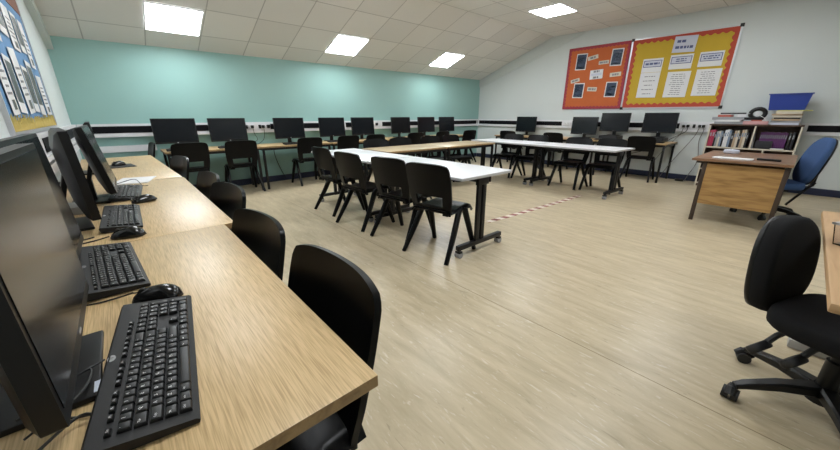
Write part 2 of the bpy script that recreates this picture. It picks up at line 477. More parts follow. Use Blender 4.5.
# ------------------------------------------------------------------ desks and tables
def desk(label, x0, x1, y0, y1, h, top='oak', edge='oakedge', leg_in=.04, leg_y=None, legpos=None, name='computer_desk', rz=0, group=None, legs='round'):
    cx, cy = (x0+x1)/2, (y0+y1)/2; w, d = x1-x0, y1-y0
    t = thing(name, label, 'desk', (cx, cy, 0), rz, group)
    bm = B(); bx(bm, (0, 0, h-.0135), (w, d, .027), 0, bev=.003)
    for f in bm.faces:
        if abs(f.normal.z) < .5: f.material_index = 1
    bm.normal_update()
    for f in bm.faces: f.material_index = 0 if abs(f.normal.z) > .6 else 1
    part('desktop', bm, [top, edge], t)
    leg_y = leg_in if leg_y is None else leg_y
    for px_, py_ in legpos or [(sx*(w/2-leg_in), sy*(d/2-leg_y)) for sx in (-1, 1) for sy in (-1, 1)]:
        bm = B(); bx2(bm, (px_-.017, py_-.017, 0), (px_+.017, py_+.017, h-.027), bev=.003)
        part('leg', bm, 'steel', t)
    bm = B()
    for sy in (-1, 1): bx2(bm, (-w/2+leg_in, sy*(d/2-leg_y)-.012, h-.067), (w/2-leg_in, sy*(d/2-leg_y)+.012, h-.027))
    for sx in (-1, 1): bx2(bm, (sx*(w/2-leg_in)-.012, -d/2+leg_y, h-.067), (sx*(w/2-leg_in)+.012, d/2-leg_y, h-.027))
    part('frame', bm, 'steel', t)
    return t
HL, HF, HR = .75, .72, .72
desk('oak computer desk nearest the camera along the left wall, with the large open keyboard', -.40, .275, .432, 1.650, HL, leg_in=.07, leg_y=.10, legpos=[(-.26, -.50), (-.26, .50), (.26, .016)])
desk('oak computer desk second along the left wall, jutting slightly past the nearest desk', -.40, .318, 1.651, 3.20, HL)
d3 = desk('oak computer desk last along the left wall, ending beside the teal wall desks', -.335, .278, 3.222, 5.28, HL-.0012, rz=R(2.0))
FD = 'oak computer desk along the teal wall, '
for x0, x1, s in ((.43, 1.70, 'leftmost, with two monitors'), (1.712, 2.98, 'second from the left'), (2.992, 4.27, 'middle one behind the white table'),
                  (4.282, 5.57, 'fourth from the left behind the oak table'), (5.582, 6.87, 'last before the room corner')):
    desk(FD+s, x0, x1, 5.88, 6.53, HF, top='oakx', edge='oakedge', group='desks along the teal wall')
for y0, y1, s in ((1.63, 2.86, 'beside the bookcase, end leg in full view'), (2.872, 4.13, 'under the orange notice board'), (4.142, 5.40, 'nearest the room corner')):
    desk('oak computer desk along the white wall '+s, 7.36, 8.12, y0, y1, HR, group='desks along the right wall')

def white_table(label, group):
    t = thing('folding_table', label, 'table', group=group)      # long along Y
    L_, W_, H = 1.40, .70, .73
    bm = B(); bx(bm, (0, 0, H-.0125), (W_, L_, .025), bev=.004)
    bm.normal_update()
    for f in bm.faces: f.material_index = 0 if f.normal.z > .5 else 1
    part('tabletop', bm, ['wtop', 'wedge'], t)
    for sy in (-1, 1):
        y = sy*.64
        for dx in (-.035, .035):
            bm = B(); bx2(bm, (dx-.022-.02, y-.014, .07), (dx+.022-.02, y+.014, H-.03), bev=.003)
            part('upright', bm, 'steel', t)
        bm = B(); bx2(bm, (-.085, y-.018, H-.10), (.06, y+.018, H-.025), bev=.004); part('hinge_plate', bm, 'steel', t)
        bm = B(); bx2(bm, (-.31, y-.0225, .075), (.31, y+.0225, .115), bev=.004); part('foot_bar', bm, 'steel', t)
        for sx in (-1, 1):
            x = sx*.29
            bm = B(); bx2(bm, (x-.012, y-.012, .05), (x+.012, y+.012, .078))
            bx2(bm, (x-.022, y-.026, .045), (x+.022, y+.026, .066), bev=.004)
            c = part('caster', bm, 'black', t)
            for k in (-1, 1):
                bm = B(); cyl(bm, (x, y+k*.007, .03), (x, y+k*.025, .03), .03, 16); part('wheel', bm, 'castergrey', c)
    bm = B(); bx2(bm, (-.03, -.6, H-.085), (.0, .6, H-.045)); part('under_rail', bm, 'steel', t)
    bm = B(); bx2(bm, (-.30, -.62, H-.045), (-.27, .62, H-.025)); bx2(bm, (.27, -.62, H-.045), (.30, .62, H-.025)); part('top_batten', bm, 'steel', t)
    return t
WT = Kind(white_table)
GW = 'white folding tables on casters'
WT.put((2.35, 2.45, 0), R(0), 'white folding table on casters, nearest, with two black chairs drawn up on its left', GW)
WT.put((2.34, 3.87, 0), R(.5), 'white folding table on casters meeting the oak table, behind black chair backs', GW)
WT.put((5.65, 2.43, 0), R(-3.5), 'white folding table on casters whose end faces the teacher desk', GW)
WT.put((5.74, 3.845, 0), R(-3.5), 'white folding table on casters nearest the room corner', GW)
OT = 'pale oak table with black legs mid room, '
desk(OT+'touching the white table with four chairs', 2.745, 3.945, 3.78, 4.47, .73, top='pale', edge='oakedge', name='classroom_table', leg_in=.035)
desk(OT+'touching the white table by the right wall', 3.955, 5.19, 3.78, 4.47, .73, top='pale', edge='oakedge', name='classroom_table', leg_in=.035)

# ------------------------------------------------------------------ stacking chair (local: faces +X)
def chair_build(label, group):
    t = thing('stacking_chair', label, 'chair', group=group)
    def back(u, v):
        a = u*2-1; z = .398 + .442*v; v = max(0, (z-.415)/.425)
        hw = .214 + .021*math.sin(PI*.5*min(1, v*1.15)) - .010*max(0, (v-.5)/.5)**2
        r = max(0, (v-.90)/.10)
        hw -= .014*r*r
        if v < .28: hw -= .012*(1-v/.28)
        y = a*hw
        x = -.165 - .085*v**1.25 - .030*(1-a*a)*(1 if v > .3 else .55+1.5*v)
        z -= .016*abs(a)**5*v
        return Vector((x, y, z))
    bm = B()
    shell(bm, back, 22, 24, .018, skip=lambda u, v: abs(u*2-1) < .62 and (.17 < v < .37 or v < .04))
    part('backrest', bm, 'chair', t, ang=50)
    def seat(u, v):
        a = v*2-1; x = -.195 + .42*u
        hw = .212 - .012*(1-u) - .03*max(0, (u-.88)/.12)**2
        y = a*hw
        z = .445 + .012*u - .016*(1-a*a)*math.sin(PI*min(1, u*1.15)) - .05*max(0, (u-.8)/.2)**2 - .035*max(0, (abs(a)-.84)/.16)**2
        return Vector((x, y, z))
    bm = B(); shell(bm, seat, 20, 18, .014); part('seat', bm, 'chair', t, ang=50)
    for s in (-1, 1):
        bm = B()
        bar(bm, [(.03, s*.196, .435), (-.03, s*.2, .41), (-.12, s*.218, .24), (-.265, s*.243, 0)], [(.034, .03), (.036, .058), (.036, .052), (.032, .038)])
        for v in bm.verts: v.co.z = max(0, v.co.z)
        part('leg', bm, 'chair', t, ang=50)
        bm = B()
        bar(bm, [(.0, s*.196, .435), (.07, s*.2, .41), (.13, s*.215, .24), (.205, s*.236, 0)], [(.034, .03), (.036, .058), (.036, .052), (.032, .038)])
        for v in bm.verts: v.co.z = max(0, v.co.z)
        part('leg', bm, 'chair', t, ang=50)
    bm = B(); bx2(bm, (-.015, -.19, .395), (.055, .19, .425), bev=.006); part('seat_brace', bm, 'chair', t)
    return t
CH = Kind(chair_build)
def chairs(rows, group):
    for x, y, deg, lab in rows: CH.put((x, y, 0), R(deg), lab, group)
chairs([
    (.123, .775, 182, 'black plastic stacking chair pushed under the nearest desk, largest in view'),
    (.103, 1.34, 186, 'black plastic stacking chair second along the left row of desks, by the desk joint'),
    (.165, 2.08, 188, 'black plastic stacking chair third along the left row of desks'),
    (.163, 2.63, 185, 'black plastic stacking chair fourth along the left row of desks, tight behind the third'),
    (.155, 3.88, 190, 'black plastic stacking chair last along the left row of desks, before the teal wall'),
    (.085, 6.12, 184, 'black plastic stacking chair in the corner between the left desks and the teal wall'),
], 'chairs along the left desks')
chairs([
    (2.085, 2.055, 9, 'black plastic stacking chair at the nearest white table end, seat and legs showing'),
    (2.085, 2.60, 9, 'black plastic stacking chair second from the near end of the white table'),
    (2.02, 3.24, 6, 'black plastic stacking chair third from the near end of the white table'),
    (2.070, 3.95, 2, 'black plastic stacking chair at the white tables, left of the other three'),
], 'chairs at the white table in the middle')
chairs([
    (3.12, 4.43, -96, 'black plastic stacking chair behind the oak table, leftmost and half hidden by the white table'),
    (3.66, 4.45, -94, 'black plastic stacking chair behind the oak table, second from the left'),
    (4.38, 4.46, -94, 'black plastic stacking chair behind the oak table, third from the left'),
    (4.905, 4.42, -92, 'black plastic stacking chair behind the oak table, nearest its right end'),
], 'chairs behind the oak table')
chairs([
    (5.94, 4.03, 180, 'black plastic stacking chair behind the right white table, farthest towards the room corner'),
    (5.97, 3.51, 177, 'black plastic stacking chair behind the right white table, second from the room corner end'),
    (5.835, 2.64, 178, 'black plastic stacking chair behind the right white table, second from its caster end'),
    (5.92, 2.12, 180, 'black plastic stacking chair behind the right white table, nearest its caster end'),
], 'chairs at the right white table')
FC = 'black plastic stacking chair facing the teal wall, '
chairs([
    (.72, 6.05, 92, FC+'first from the left, before the leftmost monitor'),
    (1.40, 6.045, 90, FC+'second from the left, legs clear'),
    (2.52, 6.035, 90, FC+'third from the left, beside white table'),
    (3.32, 6.065, 88, FC+'fourth from the left, behind the white table'),
    (3.95, 6.075, 90, FC+'fifth from the left, behind the oak table'),
    (5.02, 6.065, 90, FC+'sixth from the left, before paired monitors'),
    (5.88, 6.065, 92, FC+'seventh from the left'),
    (6.88, 6.045, 86, FC+'last one before the room corner'),
], 'chairs along the teal wall')
chairs([
    (7.545, 2.04, 4, 'black plastic stacking chair at the white wall desk beside the bookcase'),
    (7.56, 3.79, 2, 'black plastic stacking chair at the white wall desks, under the orange board'),
    (7.56, 4.98, 0, 'black plastic stacking chair at the white wall desks, nearest the room corner'),
], 'chairs along the right wall')

# ------------------------------------------------------------------ monitors (local: screen faces -Y, stands on z=0)
def rr_outline(w, h, r, n=5):
    pts = []
    for cx, cz, a0 in ((w/2-r, h/2-r, 0), (-w/2+r, h/2-r, 90), (-w/2+r, -h/2+r, 180), (w/2-r, -h/2+r, 270)):
        for k in range(n+1):
            a = R(a0+90*k/n); pts.append((cx+r*math.cos(a), cz+r*math.sin(a)))
    return pts
def monitor(label, group, w=.545, h=.345, lift=.08, tilt=6, logo=True, bf=.03):
    t = thing('computer_monitor', label, 'monitor', group=group)
    piv = Vector((0, .03, lift+h/2)); T = Matrix.Translation(piv) @ Matrix.Rotation(R(-tilt), 4, 'X')
    def X(bm):
        for v in bm.verts: v.co = T @ v.co
        return bm
    bm = B()
    o1 = rr_outline(w, h, .006)
    rings = [[(x*k, y, z*k) for x, z in o1] for k, y in ((1, -.012), (1, .014), (.93, .026), (.6, .042))]
    loft(bm, rings)
    hs = part('housing', X(bm), 'black', t)
    bm = B()
    bx2(bm, (-w/2+.011, -.0135, -h/2+.026), (w/2-.011, -.0122, h/2-.011)); part('screen', X(bm), 'screen', t)
    bm = B()
    if logo:
        cyl(bm, (0, -.0121, -h/2+.0135), (0, -.0135, -h/2+.0135), .0075, 14); part('logo', X(bm), 'logo', t)
    else:
        bx2(bm, (-.012, -.0135, -h/2+.011), (.012, -.0121, -h/2+.015)); part('logo', X(bm), 'logo', t)
    bm = B(); bar(bm, [(0, .095, .012), (0, .095, lift+.06), (0, .065, lift+h*.45)], [(.07, .02), (.065, .02), (.06, .018)], side=(1, 0, 0)); part('stand_neck', bm, 'black', t)
    bm = B(); bx2(bm, (-.12, bf, 0), (.12, .19, .012), bev=.004); part('stand_base', bm, 'black', t)
    return t
MK = {}
def mon(key, loc, rz, label, group, **kw):
    if key not in MK: MK[key] = Kind(lambda l, g: monitor(l, g, **kw))
    return MK[key].put(loc, rz, label, group)
GL = 'monitors along the left wall'
# screens along the left wall face +X: rotate +90 degrees
A = mon('near', (-.118, .825, HL), R(90), 'black widescreen monitor nearest the camera on the left desk, cut by the photo edge', GL, w=.52, h=.345, lift=.068, tilt=1, logo=False, bf=.0)
bm = B(); bx2(bm, (-.112, -.008, .0122), (-.080, .008, .0132)); part('sticker', bm, 'sticker', A)
mon('near2', (-.163, 1.345, HL), R(90), 'black widescreen monitor second from the camera on the left desk, overlapping the nearest one', GL, w=.52, h=.36, lift=.055, tilt=4, logo=False)
mon('slab', (-.145, 2.065, HL), R(97), 'black monitor third along the left desks, seen edge on as a dark slab', GL, w=.53, h=.345, lift=.068, tilt=3, logo=False)
mon('mirror', (-.082, 2.625, HL), R(90), 'black monitor fourth along the left desks, its screen mirroring the teal wall', GL, w=.53, h=.345, lift=.068, tilt=10, logo=False)
mon('slab', (-.135, 3.95, HL), R(92), 'black monitor last along the left desks, thin dark edge behind the fourth', GL)
GF = 'monitors along the teal wall'
FM = 'black monitor along the teal wall, '
for x, z, s in ((.65, HF, 'first from the left, largest, tilted by perspective'), (1.36, HF, 'second from the left, left of the wall sockets'),
                (2.36, HF, 'third from the left, right of the wall sockets'), (3.21, HF, 'fourth from the left'), (3.92, HF, 'fifth from the left'),
                (4.94, HF, 'sixth from the left, starting the group of three'), (5.74, HF, 'seventh from the left'), (6.46, HF, 'last before the room corner')):
    mon('far', (x, 6.24, z), 0, FM+s, GF, w=.545, h=.36, lift=.088, tilt=4)
GR = 'monitors along the right wall'
def rmon(y, z, s, key='right'):
    return mon(key, (7.86, y, z), R(-90), 'black monitor along the right white wall, '+s, GR, w=.56, h=.375, lift=.078, tilt=4)
rmon(4.83, HR, 'nearest the room corner'); rmon(3.36, HR, 'low one under the orange board')
def pc_build(label, group):
    t = thing('desktop_computer', label, 'computer', group=group)
    bm = B(); bx(bm, (0, 0, .044), (.34, .36, .076), bev=.006); part('case', bm, 'black', t)
    bm = B(); bx2(bm, (-.172, -.17, .012), (-.169, .17, .076)); part('front_panel', bm, 'matte', t)
    bm = B()
    for sx in (-1, 1):
        for sy in (-1, 1): bx(bm, (sx*.14, sy*.15, .003), (.03, .03, .006))
    part('foot', bm, 'black', t)
    return t
PC = Kind(pc_build)
PC.put((7.80, 2.74, HR), 0, 'flat black desktop computer under the raised monitor by the orange board', 'desktop computers under monitors')
PC.put((7.80, 1.94, HR), 0, 'flat black desktop computer under the monitor beside the bookcase', 'desktop computers under monitors')
rmon(2.74, HR+.083, 'raised on a computer, left of the end one'); rmon(1.94, HR+.083, 'raised on a computer, nearest the bookcase')

# ------------------------------------------------------------------ keyboards (local: X along keys, +Y away from the typist)
GLY = {}
def glyph(s, size):
    k = (s, size)
    if k not in GLY:
        cu = bpy.data.curves.new('t', 'FONT'); cu.body = s; cu.size = size; cu.resolution_u = 1
        ob = bpy.data.objects.new('t', cu); C.objects.link(ob)
        dg = bpy.context.evaluated_depsgraph_get(); dg.update()
        em = ob.evaluated_get(dg).to_mesh()
        GLY[k] = ([v.co.copy() for v in em.vertices], [tuple(p.vertices) for p in em.polygons])
        ob.evaluated_get(dg).to_mesh_clear(); bpy.data.objects.remove(ob); bpy.data.curves.remove(cu)
    return GLY[k]
def add_text(bm, s, size, fn, mi):
    vs, ps = glyph(s, size)
    nv = [bm.verts.new(fn(v)) for v in vs]
    for p in ps:
        try: f = bm.faces.new([nv[i] for i in p]); f.material_index = mi
        except ValueError: pass
P_ = .01905
def key_layout():
    rows = []
    main = [[('`', 1)]+[(c, 1) for c in '1234567890-=']+[('<-', 2)],
            [('Tab', 1.5)]+[(c, 1) for c in 'QWERTYUIOP[]']+[('Ent', 1.5)],
            [('Caps', 1.75)]+[(c, 1) for c in "ASDFGHJKL;'#"]+[('', 1.25)],
            [('Sh', 1.25), ('\\', 1)]+[(c, 1) for c in 'ZXCVBNM,./']+[('Shift', 2.75)],
            [('Ctrl', 1.25), ('win', 1.25), ('Alt', 1.25), ('', 6.25), ('Gr', 1.25), ('win', 1.25), ('m', 1.25), ('Ctrl', 1.25)]]
    out = []
    for r, row in enumerate(main):
        x = 0; y = (4-r)+.5
        for s, w in row:
            out.append((x+w/2, y, w, 1, s)); x += w
    for i, s in enumerate(('Ins', 'Hm', 'PU')): out.append((15.75+i, 4.5, 1, 1, s))
    for i, s in enumerate(('Del', 'End', 'PD')): out.append((15.75+i, 3.5, 1, 1, s))
    out.append((16.75, 1.5, 1, 1, '^'))
    for i, s in enumerate(('<', 'v', '>')): out.append((15.75+i, .5, 1, 1, s))
    for i, s in enumerate(('Num', '/', '*', '-')): out.append((19.0+i, 4.5, 1, 1, s))
    for r, st in ((3, '789'), (2, '456'), (1, '123')):
        for i, s in enumerate(st): out.append((19.0+i, r+.5, 1, 1, s))
    out += [(19.5, .5, 2, 1, '0'), (21, .5, 1, 1, '.'), (22, 3, 1, 2, '+'), (22, 1, 1, 2, 'Ent')]
    for i in range(16):                               # function strip of small keys
        x = [.4, 2.0, 3.0, 4.0, 5.0, 6.6, 7.6, 8.6, 9.6, 11.2, 12.2, 13.2, 14.2, 15.75, 16.75, 17.75][i]
        out.append((x, 5.5, .82, .55, (['Esc']+['F%d' % k for k in range(1, 13)]+['Pr', 'Sc', 'Br'])[i]))
    return out
KW, KD = .462, .138
def kz(y): return .012 + .016*(y+KD/2)/KD            # top surface slopes up to the back
def case_mesh():
    bm = B(); w, d = KW/2, KD/2
    prof = [(-d, .002), (-d-.002, .008), (-d+.003, kz(-d)), (d-.005, kz(d)), (d, kz(d)-.006), (d-.004, .006)]
    loft(bm, [[(x*k, y, z) for y, z in prof] for x, k in ((-w, 1), (-w+.003, 1), (w-.003, 1), (w, 1))])
    for s in (-1, 1): bx(bm, (s*.18, d-.03, .004), (.03, .02, .008))
    return mesh(bm, 'kcase', 'case')
def key_geo(bm, cx, cy, w, h, s):
    x = (cx-11.25)*P_*.985; y = -KD/2+.006+cy*P_*.985; z = kz(y)
    hw, hh = w*P_/2-.0012, h*P_/2-.0012
    a = .0018
    slope = .016/KD
    rings = []
    for k, dz in ((0, -.002), (.0004, .004), (a, .0065), (a+.0012, .0069)):
        rings.append([(x+sx*(hw-k), y+sy*(hh-k), z+dz+slope*sy*(hh-k)) for sx, sy in ((1, 1), (-1, 1), (-1, -1), (1, -1))])
    loft(bm, rings)
    if s:
        size = .0075 if len(s) == 1 else .0048
        if h < 1: size = .0045
        ox, oy = x-hw+a+.0016, y+hh-a-.0068
        if h < 1: oy = y-.0015
        add_text(bm, s, size, lambda v: Vector((ox+v.x, oy+v.y, z+.0072+slope*(oy+v.y-y))), 1)
def keyboard_build(label, group):
    t = thing('keyboard', label, 'keyboard', group=group)
    link('case', case_mesh(), t)
    for c in key_layout():
        bm = B(); key_geo(bm, *c)
        o = link('key', mesh(bm, ['key', 'legend'], 'key', 25), t)
    bm = B()
    LY = KD/2-.0095
    rings = [[(.0075*1.45*math.cos(2*PI*k/20), LY+.0062*math.sin(2*PI*k/20), kz(LY)+dz) for k in range(20)] for dz in (-.002, .0008)]
    loft(bm, rings)
    add_text(bm, 'hp', .0085, lambda v: Vector((-.0043+v.x, LY-.002+v.y, kz(LY+v.y)+.0011)), 1)
    part('logo', bm, ['logo', 'kcase'], t)
    return t
KB = Kind(keyboard_build)
GK = 'black keyboards on the left desks'
KB.put((-.041, .772, HL), R(90-6.5), 'large black keyboard nearest the camera, all its keys readable on the oak desk', GK)
KB.put((-.107, 1.375, HL), R(90+4), 'black keyboard second from the camera, in front of the second monitor', GK)
KB.put((-.070, 2.06, HL), R(90-1), 'black keyboard third along the left desks, in front of the edge-on monitor', GK)
KB.put((-.035, 2.72, HL), R(90-4), 'black keyboard fourth along the left desks, beside the sheet of white paper', GK)
def small_kb(label, group):
    t = thing('keyboard', label, 'keyboard', group=group)
    link('case', case_mesh(), t)
    bm = B()
    for cx, cy, w, h, s in key_layout(): key_geo(bm, cx, cy, w, h, '')
    part('keycaps', bm, 'key', t); return t
SK = Kind(small_kb)
GSK = 'keyboards on the wall desks'
SK.put((1.36, 6.02, HF), R(0), 'slim black keyboard on the teal wall desk before the second monitor', GSK)
SK.put((2.37, 6.02, HF), R(1), 'slim black keyboard on the teal wall desk before the third monitor', GSK)
SK.put((.70, 6.02, HF), R(-1), 'slim black keyboard on the teal wall desk before the leftmost monitor', GSK)
SK.put((3.22, 6.02, HF), R(0), 'slim black keyboard on the teal wall desk before the fourth monitor', GSK)
SK.put((7.53, 2.72, HR), R(-90), 'slim black keyboard on the white wall desk left of the end monitor', GSK)
SK.put((7.53, 1.95, HR), R(-92), 'slim black keyboard on the white wall desk before the end monitor by the bookcase', GSK)

# mice
def mouse_build(label, group):
    t = thing('computer_mouse', label, 'mouse', group=group)
    bm = B(); n = 12; m_ = 20; rings = []
    for i in range(n+1):
        u = i/n; x = -.058+.116*u
        hw = .0325*(max(0, 1-(2*u-1)**4))**.5*(1-.1*math.sin(PI*u)) + .0005
        hh = .037*(math.sin(PI*min(1, .08+.84*u**.8)))**.7
        hh *= (max(0, 1-(2*u-1)**6))**.5; hh += .001
        rings.append([(x, hw*math.cos(2*PI*k/m_), .004+max(-.004, hh*math.sin(2*PI*k/m_)*(1 if math.sin(2*PI*k/m_) > 0 else .15))) for k in range(m_)])
    loft(bm, rings); part('shell', bm, 'mouse', t, ang=60)
    bm = B(); cyl(bm, (.028, -.004, .031), (.028, .004, .031), .009, 16); part('scroll_wheel', bm, 'matte', t)
    bm = B(); bx2(bm, (.008, -.0005, .028), (.05, .0005, .031)); part('button_seam', bm, 'matte', t)
    return t
MO = Kind(mouse_build)
GM = 'mice on the left desks'
MO.put((-.012, 1.045, HL), R(160), 'glossy black mouse just beyond the nearest keyboard', GM)
MO.put((-.055, 1.72, HL), R(170), 'glossy black mouse beyond the second keyboard', GM)
MO.put((.030, 2.40, HL), R(195), 'glossy black mouse beyond the third keyboard, cable looping behind it', GM)
MO.put((-.06, 4.32, HL+.006), R(200), 'glossy black mouse on the dark mat at the far end of the left desks', GM)
bm = B(); bx(bm, (0, 0, .0025), (.20, .27, .005), bev=.002)
solo('mouse_mat', bm, 'matte', 'dark mouse mat lying at the far end of the left desks', 'mouse mat', (-.05, 4.30, HL), (0, 0, R(8)))
# sheets of paper beside the fourth keyboard
bm = B(); bx(bm, (0, 0, .002), (.21, .297, .004)); solo('paper_sheet', bm, 'paper', 'stack of white paper lying on the left desk beyond the fourth keyboard', 'paper', (.02, 3.26, HL), (0, 0, R(-14)))

# cables on and behind the left desks
def cable(pts, label, r=.0025, m='cable', name='cable', n=6, plug=None):
    bm = B(); tube(bm, smooth_path(pts, n), r, 6)
    if not plug: return solo(name, bm, m, label, 'cable', ang=60)
    t = thing(name, label, 'cable', plug)
    o = part('cord', bm, m, t); o.location = -Vector(plug)
    b2 = B(); bx(b2, (0, 0, 0), (.045, .045, .05) , bev=.008); part('plug', b2, 'black', t)
    return t
z = HL+.003
cable([(-.06, 1.10, z+.012), (-.12, 1.12, z), (-.19, 1.13, z), (-.27, 1.09, z)], 'black mouse cable running from behind the nearest mouse under the monitor')
cable([(-.112, 1.73, z+.01), (-.16, 1.74, z), (-.22, 1.715, z), (-.20, 1.66, z), (-.25, 1.62, z), (-.31, 1.64, z)], 'black mouse cable curling left of the second mouse')
cable([(-.16, 1.80, z), (-.20, 1.78, z), (-.25, 1.80, z), (-.24, 1.86, z), (-.30, 1.88, z)], 'thin black cable looped on the desk below the edge-on monitor')
cable([(-.025, 2.415, z+.01), (-.01, 2.52, z+.012), (.055, 2.50, z), (.09, 2.44, z), (.075, 2.56, z)], 'black mouse cable arching beside the third mouse')
cable([(-.13, 3.07, z), (-.06, 3.14, z+.01), (.02, 3.10, z+.03), (.05, 2.98, z), (.08, 2.95, z)], 'black cable arching over the white paper by the fourth keyboard')
cable([(-.112, .80, z+.015), (-.15, .77, z+.018), (-.21, .70, z+.02)], 'thin black cable leading from the nearest keyboard back across the monitor base', r=.002)
cable([(-.11, .62, z+.01), (-.14, .66, z+.012), (-.20, .60, z+.01), (-.30, .52, z)], 'black cable under the near monitor beside the keyboard corner', r=.0025)
cable([(-.112, .655, z+.005), (-.16, .69, z), (-.165, .75, z+.017), (-.13, .775, z+.02), (-.14, .71, z+.02), (-.2, .66, z+.01)], 'black cable curled in a loop on the near monitor base', r=.002)
cable([(-.32, .38, z-.16), (-.31, .412, z-.03), (-.29, .45, z+.003), (-.25, .54, z+.002), (-.30, .62, z+.002)], 'black cable crossing the desk corner behind the near monitor', r=.004)

# ------------------------------------------------------------------ wall sockets and plugs
def socket_build(label, group):
    t = thing('wall_socket', label, 'socket', group=group)      # faces -Y
    bm = B(); bx2(bm, (-.073, -.012, -.043), (.073, 0, .043), bev=.003); part('faceplate', bm, 'trunk', t)
    bm = B()
    for s in (-1, 1): bx2(bm, (s*.05-.008, -.016, .012), (s*.05+.008, -.011, .030), bev=.001)
    part('switch', bm, 'white', t)
    bm = B()
    for s in (-1, 1):
        bx2(bm, (s*.03-.004, -.0128, .006), (s*.03+.004, -.0118, .016)); bx2(bm, (s*.03-.012, -.0128, -.012), (s*.03-.004, -.0118, -.006)); bx2(bm, (s*.03+.004, -.0128, -.012), (s*.03+.012, -.0118, -.006))
    part('pin_holes', bm, 'trunkband', t)
    return t
SO = Kind(socket_build)
GS = 'double sockets in the wall trunking'
ys = YF-.051; xsR = XR-.051; xsL = XL+.051; zs = 1.018
SO.put((1.78, ys, zs), 0, 'white double socket right of the second teal wall monitor', GS)
SO.put((2.02, ys, zs), 0, 'white double socket left of the third teal wall monitor', GS)
SO.put((4.40, ys, zs), 0, 'white double socket left of the group of three teal wall monitors', GS)
SO.put((xsR, 1.55, zs), R(-90), 'white double socket just right of the end monitor on the white wall', GS)
SO.put((xsR, 1.32, zs), R(-90), 'white double socket nearest the bookcase on the white wall', GS)
SO.put((xsR, 3.86, zs), R(-90), 'white double socket left of the low monitor under the orange board', GS)
SO.put((xsL, 1.56, zs), R(90), 'white double socket with plugs behind the second left monitor', GS)
SO.put((xsL, 1.86, zs), R(90), 'white double socket on the left wall beside the edge-on monitor', GS)
def adapter(loc, label, s=(.05, .045, .06), m='black'):
    bm = B(); bx(bm, (0, 0, 0), s, bev=.01); return solo('plug', bm, m, label, 'plug', loc, group='plugs in the wall sockets')
adapter((1.70, ys-.035, zs), 'black plug nearest the second teal wall monitor')
adapter((1.93, ys-.022, zs), 'black plug between the two teal wall sockets', (.04, .04, .065))
adapter((2.075, ys-.035, zs), 'black plug beside the third teal wall monitor')
adapter((4.44, ys-.035, zs), 'black plug left of the group of three monitors')
adapter((xsR-.022, 1.43, zs), 'black plug midway between the white wall sockets by the bookcase', (.04, .04, .065))
cable([(xsR-.05, 1.29, zs-.01), (xsR-.055, 1.27, zs-.08), (xsR-.04, 1.30, .75), (xsR-.05, 1.25, .4), (xsR-.07, 1.33, .12), (xsR-.1, 1.36, .01)],
      'dark cable hanging from the socket nearest the bookcase down to the floor', r=.006, m='greycable', plug=(xsR-.034, 1.29, zs))
cable([(xsR-.05, 1.52, zs-.01), (xsR-.06, 1.53, zs-.1), (xsR-.07, 1.70, .8), (xsR-.08, 2.0, .58), (xsR-.08, 2.35, .45)],
      'dark cable slanting from the socket behind the end desk on the white wall', r=.006, m='cable', plug=(xsR-.034, 1.52, zs))
cable([(xsR-.05, 1.34, zs-.02), (xsR-.05, 1.40, .80), (xsR-.06, 1.62, .38), (xsR-.08, 1.78, .02)], 'grey cable slanting from the white wall trunking to the floor beside the end desk', r=.006, m='greycable', plug=(xsR-.034, 1.345, zs))
cable([(xsR-.05, 1.58, zs-.04), (xsR-.03, 1.62, .85), (xsR-.03, 1.82, .55), (xsR-.03, 1.95, .3)], 'thin grey cable hanging behind the end desk leg', r=.005, m='greycable', plug=(xsR-.034, 1.585, zs-.005))
cable([(1.80, ys-.05, zs-.01), (1.81, ys-.07, .9), (1.84, ys-.09, .80), (1.72, ys-.10, .74), (1.66, ys-.14, .725)], 'black cable drooping from the left teal wall socket to the desk', r=.004, plug=(1.80, ys-.034, zs))
cable([(1.985, ys-.05, zs-.01), (1.98, ys-.07, .9), (1.94, ys-.10, .80), (1.86, ys-.12, .74), (1.80, ys-.15, .725)], 'black cable drooping from the right teal wall socket to the desk', r=.004, plug=(1.985, ys-.034, zs))
cable([(2.12, YF-.09, .715), (2.13, YF-.05, .5), (2.2, YF-.04, .25), (2.28, YF-.05, .05)], 'black cable hanging down the teal wall under the third monitor', r=.006)
cable([(xsL+.05, 1.53, zs-.01), (xsL+.06, 1.56, .95), (xsL+.045, 1.62, .86), (xsL+.07, 1.72, .80), (xsL+.10, 1.86, .755)], 'black cable arching from the left wall socket behind the second monitor', r=.006, plug=(xsL+.034, 1.53, zs))
cable([(xsL+.05, 1.60, zs-.01), (xsL+.065, 1.66, .99), (xsL+.08, 1.74, .92), (xsL+.10, 1.86, .86), (xsL+.1, 2.0, .80)], 'black cable curving towards the edge-on monitor from the left wall socket', r=.006, plug=(xsL+.034, 1.60, zs))
cable([(xsL+.06, 2.22, 1.0), (xsL+.10, 2.3, .93), (xsL+.18, 2.42, .86), (xsL+.2, 2.5, .80)], 'thin black cable hanging behind the fourth left monitor', r=.004)
cable([(xsL+.06, 2.5, .98), (xsL+.09, 2.62, .88), (xsL+.14, 2.72, .86), (xsL+.17, 2.8, .93)], 'thin looping cable between the fourth left monitor and the wall', r=.004)
# small pale boxes and clutter behind the left monitors
bm = B(); bx(bm, (0, 0, .05), (.09, .16, .10), bev=.008); solo('power_adapter', bm, 'greypl', 'pale grey power box behind the edge-on monitor on the left desk', 'power box', (-.36, 1.98, HL), (0, 0, R(8)))
bm = B(); bx(bm, (0, 0, .02), (.10, .14, .04), bev=.006); solo('power_adapter', bm, 'greypl', 'flat grey power box between the third and fourth left monitors', 'power box', (-.24, 2.36, HL), (0, 0, R(-12)))

